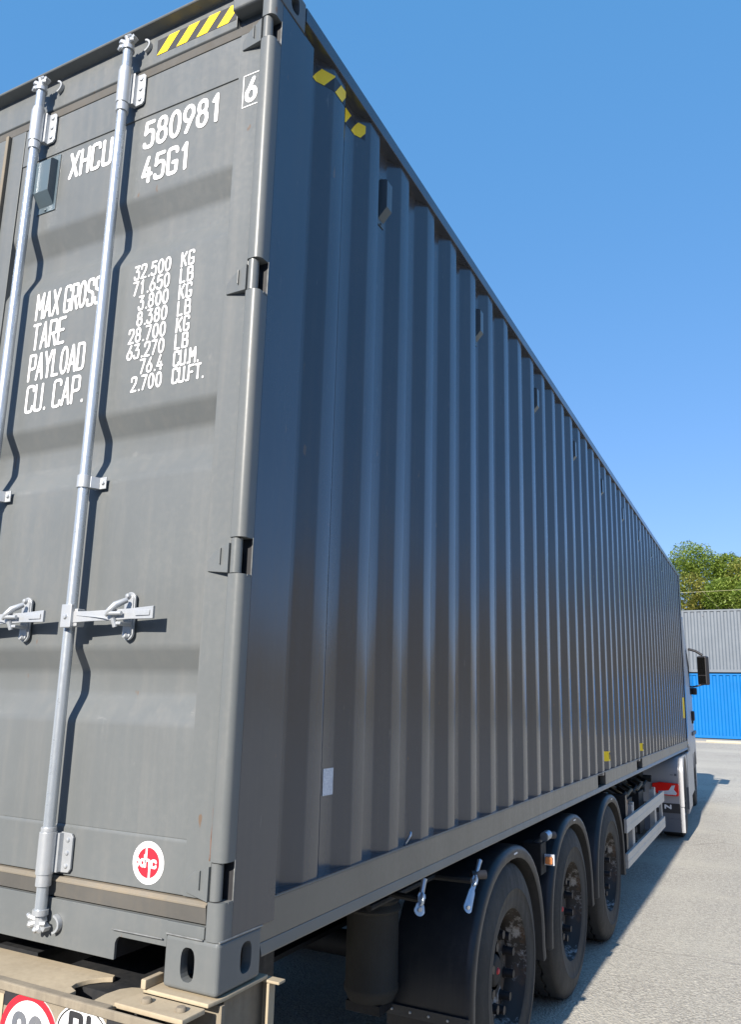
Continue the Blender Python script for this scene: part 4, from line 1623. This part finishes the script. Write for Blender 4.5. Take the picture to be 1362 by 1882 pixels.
lever(-0.004, 1.200, -0.058, 0.085, 0.04, False)
lever(0.006, 1.690, -0.152, 0.150, 0.150, True)
mb = MB()
mb.tube([(-0.16, 1.10, -0.055), (-0.16, 1.75, -0.055)], 0.012, 8)
mb.tube([(-0.35, 1.30, -0.04), (0.0, 1.22, -0.03)], 0.012, 8)
mb.tube([(-0.35, 1.72, -0.06), (0.01, 1.73, -0.055)], 0.013, 8)
T.part('lever_shaft', mb, CH, smooth=40)
# between first and second wheel
mb = MB()
mb.box(-0.13, -0.02, 2.985, 3.10, -0.26, -0.09)
T.part('valve_box', mb, CH, bevel=0.006)
mb = MB()
mb.tube([(-0.06, 3.02, -0.10), (-0.02, 3.01, -0.06), (0.0, 3.0, -0.05)], 0.016, 10)
mb.tube([(0.0, 2.985, -0.05), (0.005, 3.05, -0.045)], 0.026, 14)
cl = T.part('hose_clamp', mb, M['chrome'], smooth=40)
mb = MB()
mb.tube([(0.0, 3.055, -0.052), (0.03, 3.10, -0.052)], 0.020, 12)
T.part('lever_knob', mb, M['knob'], smooth=40)
mb = MB()
mb.box(-0.012, 0.030, 3.035, 3.060, -0.205, -0.165)
mk = T.part('marker_lamp', mb, M['amber'], bevel=0.006, label='small amber side marker lamp')
mb = MB()
mb.box(-0.030, 0.036, 3.061, 3.074, -0.215, -0.155)
T.part('lamp_bracket', mb, M['lampclear'], parent=mk, bevel=0.003)

# --- air spring and its bracket
mb = MB()
ac = (-0.42, 1.66)
mb.lathe([(0.001, -0.06), (0.105, -0.06), (0.118, -0.10), (0.108, -0.145), (0.120, -0.16), (0.108, -0.175), (0.120, -0.19)], 'z', (ac[0], ac[1], 0), 32)
a1_ = T.part('air_spring', mb, M['bellows'], smooth=40)
mb = MB()
mb.lathe([(0.120, -0.19), (0.124, -0.198), (0.120, -0.207), (0.114, -0.21), (0.114, -0.50), (0.118, -0.505), (0.118, -0.525), (0.100, -0.56), (0.001, -0.56)], 'z', (ac[0], ac[1], 0), 32)
T.part('air_spring_piston', mb, M['bellows'], parent=a1_, smooth=40)
mb = MB()
mb.box(ac[0] - 0.08, ac[0] + 0.08, ac[1] - 0.08, ac[1] + 0.7, -0.60, -0.562)
T.part('trailing_arm', mb, CH)
for y in WY[:]:
    mb = MB()
    mb.box(-0.52, -0.42, y + 0.1, y + 0.65, -0.40, -0.06)
    T.part('hanger_bracket', mb, CH)
mb = MB()
mb.tube([(-1.3, 6.3, -0.42), (-1.3, 7.4, -0.42)], 0.14, 20)
T.part('air_tank', mb, CH, smooth=40)
mb = MB()
mb.box(-2.3, -0.62, 5.7, 5.9, -0.65, -0.1)
T.part('tool_box', mb, CH, bevel=0.01)

# --- side underrun guard
sgp = [(5.80, 8.55)]
for i, (z0, z1) in enumerate(((-0.405, -0.285), (-0.695, -0.575))):
    mb = MB()
    mb.box(-0.018, 0.008, 5.80, 8.56, z0, z1)
    mb.box(-0.012, 0.0105, 5.80, 8.56, z0 + 0.052, z0 + 0.060)
    T.part('guard_rail', mb, M['alu'], bevel=0.003)
for y in (6.35, 7.95):
    mb = MB()
    mb.box(-0.055, -0.019, y, y + 0.055, -0.66, -0.20)
    mb.box(-0.075, -0.020, y - 0.06, y - 0.02, -0.66, -0.22)
    T.part('guard_post', mb, M['alu'], bevel=0.003)
mb = MB()
mb.box(-0.05, -0.0185, 8.50, 8.56, -0.69, -0.29)
T.part('guard_post', mb, M['alu'], bevel=0.003)
for y in (6.5, 7.3):
    mb = MB()
    mb.box(-0.40, -0.10, y, y + 0.35, -0.62, -0.2)
    T.part('landing_leg', mb, CH, bevel=0.006)
for z in range(5):
    mb = MB()
    mb.tube([(-0.12, 6.72, -0.66 + z * 0.07), (-0.12, 6.72, -0.61 + z * 0.07)], 0.075, 14)
    T.part('spring_coil', mb, CH, smooth=40)
mb = MB()
mb.box(-0.42, -0.02, 5.93, 6.02, -0.62, -0.10)
T.part('bracket_plate', mb, M['plastic'])
mb = MB()
mb.box(-0.14, -0.03, 6.05, 6.10, -0.30, -0.15)
T.part('marker_lamp', mb, M['amber'], bevel=0.004)
# lines and fittings in front of the third guard
rnd = random.Random(3)
for k in range(5):
    mb = MB()
    y = 6.2 + k * 0.35
    mb.tube([(-0.25, y, -0.08), (-0.12, y + 0.1, -0.16 - 0.03 * rnd.random()), (-0.10, y + 0.25, -0.13), (-0.2, y + 0.4, -0.10)], 0.018, 8)
    T.part('air_line', mb, M['beigedark'] if k % 2 else CH, smooth=40)
for y, r, z in ((7.2, 0.09, -0.12), (7.9, 0.075, -0.16), (8.5, 0.09, -0.10)):
    mb = MB()
    mb.tube([(-0.30, y, z - 0.07), (-0.30, y, z + 0.06)], r, 16)
    mb.tube([(-0.30, y, z - 0.05), (-0.12, y, z - 0.05)], 0.04, 12)
    T.part('brake_chamber', mb, M['bellows'], smooth=40)

# ================================================================== TRACTOR
TR = Thing('tractor_truck', 'white tractor truck coupled under the front of the dark grey container', 'truck',
           (0.095, 10.02, 0), R(2.3), (-1.25, 2.3, 0))
TW = M['truckwhite']
GZ0 = 0.0


def arc_pts(yc, zc, r, a0, a1, n=16):
    return [(yc + r * math.cos(R(a0 + (a1 - a0) * k / n)), zc + r * math.sin(R(a0 + (a1 - a0) * k / n))) for k in range(n + 1)]


# rear mudguard: rear panel leans over the wheel
RYC, RZC, RR = 0.60, 0.54, 0.57
outer = [(0.0, 0.46), (0.0, 0.83)] + arc_pts(0.20, 0.90, 0.20, 180, 100, 6) + arc_pts(0.98, 0.90, 0.20, 80, 0, 6) + [(1.18, 0.62)]
inner = [(1.13, 0.62)] + arc_pts(RYC, RZC, 0.545, 10, 172, 16) + [(0.055, 0.46)]
mb = MB()
mb.prism(outer + inner, 'x', -0.055, 0.0)
rf = TR.part('rear_fender', mb, TW, bevel=0.008)
mb = MB()
top = outer
n = len(top)
mb.add([(x, y, z) for x in (-0.056, -0.62) for y, z in top], [(i, i + 1, i + 1 + n, i + n) for i in range(n - 1)])
mb.add([(x, y + 0.012, z - 0.012) for x in (-0.056, -0.62) for y, z in top], [(i, i + 1, i + 1 + n, i + n) for i in range(n - 1)])
TR.part('fender_shell', mb, TW, parent=rf, smooth=40)
mb = MB()
mb.box(-0.62, -0.002, 0.002, 0.03, 0.30, 0.459)
mb.box(-0.62, -0.058, 0.004, 0.02, 0.13, 0.30)
fpl = TR.part('flap_carrier', mb, M['truckgrey'], parent=rf, bevel=0.004)
mb = MB()
mb.box(-0.055, -0.002, 0.0, 0.05, 0.13, 0.452)
TR.part('fender_end', mb, TW, parent=rf, bevel=0.008)
mb = MB()
mb.box(-0.60, -0.060, -0.004, 0.0015, 0.375, 0.500)
mp_ = TR.part('name_flap', mb, M['black_film'], parent=rf)
mb = MB()
text(mb, 'MAN', -0.505, 0.424, 0.060, 0.124, lambda u, v, l: (u, -0.0055 - l, v), cw=0.070, thick=0.17)
TR.part('lettering', mb, M['white_print'])
mb = MB()
mb.box(-0.115, -0.085, -0.004, 0.0, 0.86, 0.89)
mb.box(-0.165, -0.130, -0.003, 0.0, 0.868, 0.876)
TR.part('fender_label', mb, M['truckgrey'])
# tail lamp
mb = MB()
mb.prism([(-0.40, 0.66), (-0.40, 0.755), (-0.30, 0.775), (-0.075, 0.765), (-0.062, 0.75), (-0.062, 0.615), (-0.075, 0.600), (-0.30, 0.605)], 'y', -0.05, 0.0)
tl = TR.part('tail_lamp', mb, M['lampred'], bevel=0.008)
mb = MB()
mb.prism([(-0.30, 0.618), (-0.27, 0.660), (-0.19, 0.672), (-0.150, 0.735), (-0.105, 0.742), (-0.125, 0.685), (-0.088, 0.640), (-0.10, 0.616)], 'y', -0.0535, -0.049)
TR.part('reverse_lens', mb, M['lampclear'], parent=tl, bevel=0.002)
# mirrored left set
for o in (rf, tl):
    dup_part(o, (-1.88 if o is rf else -2.04, 0, 0))
# drive wheels
mb = MB()
c = (-0.03, RYC, 0.50)
mb.lathe([(0.28, 0.0), (0.34, 0.012), (0.44, 0.010), (0.475, -0.010), (0.492, -0.03), (0.492, -0.27), (0.47, -0.29), (0.29, -0.29)], 'x', c, 56)
wt = TR.part('wheel', mb, M['rubber'], smooth=40)
mb = MB()
mb.lathe([(0.282, 0.0), (0.27, -0.01), (0.265, -0.10), (0.12, -0.14), (0.10, -0.05), (0.001, -0.04)], 'x', c, 40)
TR.part('rim', mb, M['rim'], parent=wt, smooth=40)
dup_part(wt, (-2.14, 0, 0))
# frame, front wheels
for x in (-0.85, -1.72):
    mb = MB()
    mb.box(x, x + 0.08, -0.2, 4.6, 0.62, 0.88)
    TR.part('frame_rail', mb, CH)
mb = MB()
mb.lathe([(0.001, 1.02), (0.48, 1.02), (0.50, 0.96), (0.45, 0.92), (0.001, 0.92)], 'z', (-1.25, 1.1, 0), 36)
TR.part('fifth_wheel', mb, CH, smooth=40)
wf = dup_part(wt, (0, 3.65, 0))
dup_part(wt, (-2.14, 3.65, 0))
# air tank and side skirt between wheels
mb = MB()
sk = [(1.30, 0.22), (1.30, 0.95), (1.34, 1.02), (1.55, 1.09), (2.45, 1.09), (2.45, 0.22)]
mb.prism(sk, 'x', -0.36, -0.005)
TR.part('side_skirt', mb, TW, bevel=0.015)
mb = MB()
mb.box(-0.30, 0.001, 1.22, 1.28, 0.30, 1.10)
TR.part('skirt_gap_panel', mb, M['truckgrey'])
# cab: cross-section tapering forward and above
mb = MB()
y0, y1 = 2.58, 4.76
lo = 1.15


def cabring(y, inset, zt):
    return [(-inset, y, 0.98), (-inset + 0.0, y, 1.45), (-inset - 0.005, y, 2.30), (-inset - 0.055, y, 2.95), (-inset - 0.09, y, zt - 0.22), (-inset - 0.25, y, zt),
            (-2.25 + inset, y, zt), (-2.41 + inset, y, zt - 0.22), (-2.445 + inset, y, 2.95), (-2.495 + inset, y, 2.30), (-2.5 + inset, y, 1.45), (-2.5 + inset, y, 0.98)]


rings = [cabring(y0, 0.015, 3.40), cabring(y0 + 0.25, 0.0, 3.62), cabring(y1 - 0.55, 0.0, 3.62), cabring(y1 - 0.12, 0.03, 3.30), cabring(y1, 0.14, 2.90)]
nr = 12
vs = [p for r in rings for p in r]
fs = []
for i in range(len(rings) - 1):
    for k in range(nr):
        k2 = (k + 1) % nr
        fs.append((i * nr + k, i * nr + k2, (i + 1) * nr + k2, (i + 1) * nr + k))
fs.append(tuple(range(nr)))
fs.append(tuple(range((len(rings) - 1) * nr, len(rings) * nr)))
mb.add(vs, fs)
cab = TR.part('cab', mb, TW, bevel=0.02)
# side deflector behind the cab, roof spoiler
mb = MB()
mb.prism([(2.10, 1.15), (2.57, 1.15), (2.57, 3.30), (2.30, 3.20), (2.18, 2.4)], 'x', -0.035, -0.012)
TR.part('side_deflector', mb, TW, bevel=0.01)
mb = MB()
mb.prism([(2.30, 3.30), (2.70, 3.44), (3.6, 3.70), (3.9, 3.63), (3.9, 3.42), (2.5, 3.2)], 'x', -2.2, -0.22)
TR.part('roof_spoiler', mb, TW, bevel=0.02)
# door glass, door seam, handle, sill, bumper
mb = MB()
mb.prism([(3.55, 2.02), (4.48, 1.95), (4.60, 2.10), (4.42, 2.78), (3.62, 2.82)], 'x', 0.000, 0.004)
TR.part('side_window', mb, M['glass'], parent=cab)
mb = MB()
mb.box(0.001, 0.022, 3.62, 3.86, 1.50, 1.62)
TR.part('door_handle', mb, M['knob'], parent=cab, bevel=0.005)
mb = MB()
mb.box(-0.02, 0.030, 3.30, 4.58, 1.30, 1.36)
TR.part('door_sill', mb, M['truckgrey'], parent=cab, bevel=0.01)
mb = MB()
mb.prism([(3.62, 0.98), (3.64, 0.98)] + arc_pts(4.25, 0.52, 0.56, 160, 30, 12) + [(4.80, 0.72), (4.86, 0.98), (4.80, 1.28), (3.55, 1.28)], 'x', -0.30, -0.004)
TR.part('front_fender', mb, TW, parent=cab, bevel=0.012)
mb = MB()
mb.box(-2.48, -0.02, 4.78, 4.98, 0.30, 1.05)
TR.part('bumper', mb, TW, bevel=0.03)
mb = MB()
mb.prism([(2.62, 0.35), (3.62, 0.35), (3.64, 1.22), (2.62, 1.22)], 'x', -0.30, -0.015)
TR.part('cab_step', mb, TW, bevel=0.015)
# mirrors
mb = MB()
mb.tube([(-0.03, 4.40, 2.88), (0.10, 4.42, 2.84), (0.22, 4.42, 2.76)], 0.024, 10)
mb.tube([(-0.02, 4.40, 2.16), (0.08, 4.42, 2.18), (0.22, 4.42, 2.22)], 0.016, 10)
ma = TR.part('mirror_arm', mb, M['knob'], smooth=40)


def turn(mb, a=R(-24), cx=0.235, cy=4.43):
    mb.v = [(cx + (x - cx) * math.cos(a) - (y - cy) * math.sin(a), cy + (x - cx) * math.sin(a) + (y - cy) * math.cos(a), z) for x, y, z in mb.v]


mb = MB()
mb.box(0.125, 0.310, 4.36, 4.50, 2.205, 2.745)
turn(mb)
mh = TR.part('wing_mirror', mb, M['knob'], bevel=0.03, seg=3)
mb = MB()
mb.add([(0.143, 4.358, 2.39), (0.292, 4.358, 2.39), (0.292, 4.358, 2.72), (0.143, 4.358, 2.72)], [(0, 1, 2, 3)])
mb.add([(0.143, 4.358, 2.23), (0.292, 4.358, 2.23), (0.292, 4.358, 2.375), (0.143, 4.358, 2.375)], [(0, 1, 2, 3)])
mir, mnt, mbs = newmat('mirror_glass')
mbs.inputs['Metallic'].default_value = 1.0
mbs.inputs['Roughness'].default_value = 0.03
mbs.inputs['Base Color'].default_value = (0.35, 0.36, 0.38, 1)
turn(mb)
TR.part('mirror_glass', mb, mir, parent=mh)
mb = MB()
mb.box(0.0, 0.085, 4.40, 4.50, 2.02, 2.15)
TR.part('kerb_mirror', mb, M['knob'], bevel=0.02)
mb = MB()
mb.box(0.0, 0.05, 3.5, 3.7, 1.55, 1.72)
TR.part('door_pull', mb, M['knob'], bevel=0.015)


# ================================================================== FAR CONTAINERS
def far_container(name, label, x0, y0, z0, mat, rot=0.0, ph=0.0):
    t = Thing(name, label, 'shipping container', (x0, y0, z0), rot, (6.096, 1.219, 0))
    H, L_, Wd = 2.86, 12.192, 2.438
    mb = MB()
    p = [(0.17, 0.05)]
    k = 0
    while True:
        a = 0.22 + ph + 0.278 * k
        if a + 0.25 > L_ - 0.17:
            break
        p += [(a, 0.05), (a + 0.055, 0.004), (a + 0.135, 0.004), (a + 0.19, 0.05)]
        k += 1
    p.append((L_ - 0.17, 0.05))
    n = len(p)
    mb.add([(x, y, z) for z in (0.14, H - 0.08) for x, y in p], [(i, i + 1, i + 1 + n, i + n) for i in range(n - 1)])
    t.part('side_panel', mb, mat)
    b = MB()
    b.box(0.17, L_ - 0.17, -0.004, 0.06, H - 0.08, H - 0.01)
    t.part('top_rail', b, mat, bevel=0.004)
    b = MB()
    b.box(0.17, L_ - 0.17, 0.0, 0.06, 0.02, 0.14)
    t.part('bottom_rail', b, mat, bevel=0.004)
    for xx in (0, L_ - 0.17):
        b = MB()
        b.box(xx, xx + 0.17, -0.002, 0.2, 0.12, H - 0.12)
        t.part('corner_post', b, mat, bevel=0.01)
        for zz in (0, H - 0.118):
            b = MB()
            b.box(xx + (0 if xx else -0.001), xx + 0.171, -0.006, 0.17, zz, zz + 0.118)
            t.part('corner_casting', b, mat, bevel=0.008)
    b = MB()
    b.box(0.02, L_ - 0.02, 0.061, Wd, 0.04, H - 0.02)
    t.part('container_body', b, mat)
    for k in range(5):
        b = MB()
        xv = 1.25 + 2.224 * k
        b.box(xv, xv + 0.07, -0.02, 0.02, H - 0.30, H - 0.22)
        t.part('side_vent', b, M['truckgrey'])
    return t


far_container('shipping_container', 'bright blue shipping container at the bottom of the far stack, standing on the concrete pad', -6.9, 36.75, 0.47, M['blue'], R(-0.3))
far_container('shipping_container', 'pale grey shipping container stacked on top of the blue one, trees behind it', -6.95, 36.85, 0.47 + 2.895, M['fargrey'], R(-0.3), 0.11)
# unseen container row, added behind the camera so the dark paint reflects shade
pos = ['left', 'middle', 'right']
for k in range(3):
    for lv in range(2):
        far_container('shipping_container', f'unseen dark container added behind the camera for reflections, {pos[k]} stack, {"upper" if lv else "lower"} one',
                      -1.0 + 12.4 * k, -12.3, 2.9 * lv, M['rowdark'], math.pi)


# unseen tan hill, added right of the yard for the paint to reflect
hb_ = MB()
hx = [45, 60, 80, 100, 120, 140, 160, 220]
hy = [-80 + 20 * k for k in range(20)]
hr = random.Random(5)
for y in hy:
    for i, x in enumerate(hx):
        t = min(1, (x - 45) / 115)
        hb_.v.append((x + hr.uniform(-3, 3) * (0 < i < 7), y, 0.3 + 29 * t * t * (3 - 2 * t) * (0.9 + 0.1 * math.sin(y * 0.05)) - (0.6 if i == 0 else 0)))
for j in range(len(hy) - 1):
    for i in range(len(hx) - 1):
        k = j * len(hx) + i
        hb_.f.append((k, k + 1, k + 1 + len(hx), k + len(hx)))
        hb_.mi.append(0)
solo('added_hillside', hb_, paint('added_hill_grass', (0.33, 0.26, 0.16), 0.95, (0.20, 0.20, 0.08), 0.5, var=0.2), kind='structure', smooth=60)


# ================================================================== TREES
def crown_mesh(name, rad, hgt, nl, seed, mat):
    rnd = random.Random(seed)
    blobs = []
    for k in range(32):
        a = rnd.random() * 2 * math.pi
        rr = rad * (rnd.random() ** 0.6) * 0.75
        z = hgt * (0.10 + 0.84 * rnd.random())
        taper = 1 - 0.55 * max(0, (z / hgt - 0.5) * 2) ** 1.5
        blobs.append((rr * taper * math.cos(a), rr * taper * math.sin(a), z, rad * (0.20 + 0.20 * rnd.random())))
    vs, fs = [], []
    for i in range(nl):
        bx_, by_, bz_, br = blobs[rnd.randrange(len(blobs))]
        # shell-biased point
        d = Vector((rnd.gauss(0, 1), rnd.gauss(0, 1), rnd.gauss(0, 1)))
        d.normalize()
        q = br * (0.45 + 0.62 * rnd.random() ** 0.5)
        if rnd.random() < 0.06:
            q *= 1.15
        p = Vector((bx_, by_, bz_)) + d * q
        # pinnate sprig: two crossed leaf-sized quads, drooping
        L = 0.055 + 0.075 * rnd.random()
        w = L * (0.30 + 0.15 * rnd.random())
        ax = Vector((rnd.uniform(-1, 1), rnd.uniform(-1, 1), rnd.uniform(-0.7, 0.35))).normalized()
        sd = ax.cross(Vector((rnd.uniform(-.6, .6), rnd.uniform(-.6, .6), 1))).normalized()
        o = len(vs)
        vs += [p - ax * L, p + sd * w, p + ax * L, p - sd * w]
        fs.append((o, o + 1, o + 2, o + 3))
    me = bpy.data.meshes.new(name)
    me.from_pydata([tuple(v) for v in vs], [], fs)
    me.materials.append(mat)
    return me


def trunk_mb(h, seed):
    rnd = random.Random(seed)
    mb = MB()
    mb.tube([(0, 0, -0.3), (0.05, 0.03, h * 0.3), (-0.04, 0.05, h * 0.55), (0.03, 0, h * 0.85)], [0.20, 0.15, 0.11, 0.04], 8)
    for k in range(9):
        a = rnd.random() * 6.28
        z = h * (0.3 + 0.5 * rnd.random())
        L = 1.0 + 1.2 * rnd.random()
        mb.tube([(0, 0, z), (L * .5 * math.cos(a), L * .5 * math.sin(a), z + L * 0.5), (L * math.cos(a), L * math.sin(a), z + L * 1.1)], [0.05, 0.03, 0.01], 6)
    return mb


crowns = [crown_mesh('crown', 2.9, 6.6, 62000, 11, M['leafA']), crown_mesh('crown', 2.6, 6.0, 54000, 12, M['leafB']), crown_mesh('crown', 3.1, 7.2, 66000, 13, M['leafA'])]
tr = [MB() for _ in range(3)]
trunks = []
spots = [  # x, y, top height above ground, variant, label
    (-4.2, 43.5, 9.3, 0, 'leafy green tree just right of the top front corner of the dark grey container'),
    (-1.3, 44.8, 10.2, 2, 'tall feathery green tree rising highest above the middle of the pale grey container'),
    (1.4, 43.2, 8.7, 1, 'yellowish drying tree at the right edge above the pale grey container'),
    (-2.9, 41.9, 7.9, 1, 'low olive coloured tree pressed against the back of the pale grey container'),
    (0.3, 41.7, 7.9, 0, 'low bright green tree between the tall tree and the drying one'),
    (3.6, 45.0, 10.4, 2, 'dark green tree with crown partly cut by the right edge of the photo'),
    (-6.8, 45.5, 10.2, 2, 'tree mostly hidden behind the dark grey container front'),
]
for i, (x, y, top, var, lab) in enumerate(spots):
    H = [6.6, 6.0, 7.2][var]
    t = Thing('locust_tree', lab, 'tree', (x, y, 0.37), random.uniform(0, 6.28), (0, 0, 0), 'locust trees behind the far containers')
    s = 1.0 + 0.08 * random.uniform(-1, 1)
    cr_ = bpy.data.objects.new('crown', crowns[var])
    COL.objects.link(cr_)
    cr_.parent = t.o
    cr_.location = (0, 0, top - H * s)
    cr_.scale = (s, s, s)
    tk = t.part('trunk', trunk_mb(top - 1.2, 40 + i), M['bark'], at=(0, 0, 0), smooth=50)

# cable in front of the trees
mb = MB()
pts = []
for k in range(21):
    x = -22 + 44 * k / 20
    pts.append((x, 39.9, 7.50 + 0.0012 * (x + 2) ** 2 + 0.012 * x))
mb.tube(pts, 0.009, 6)
solo('overhead_cable', mb, M['wire'], 'thin pale overhead cable crossing in front of the trees', 'cable', smooth=60)
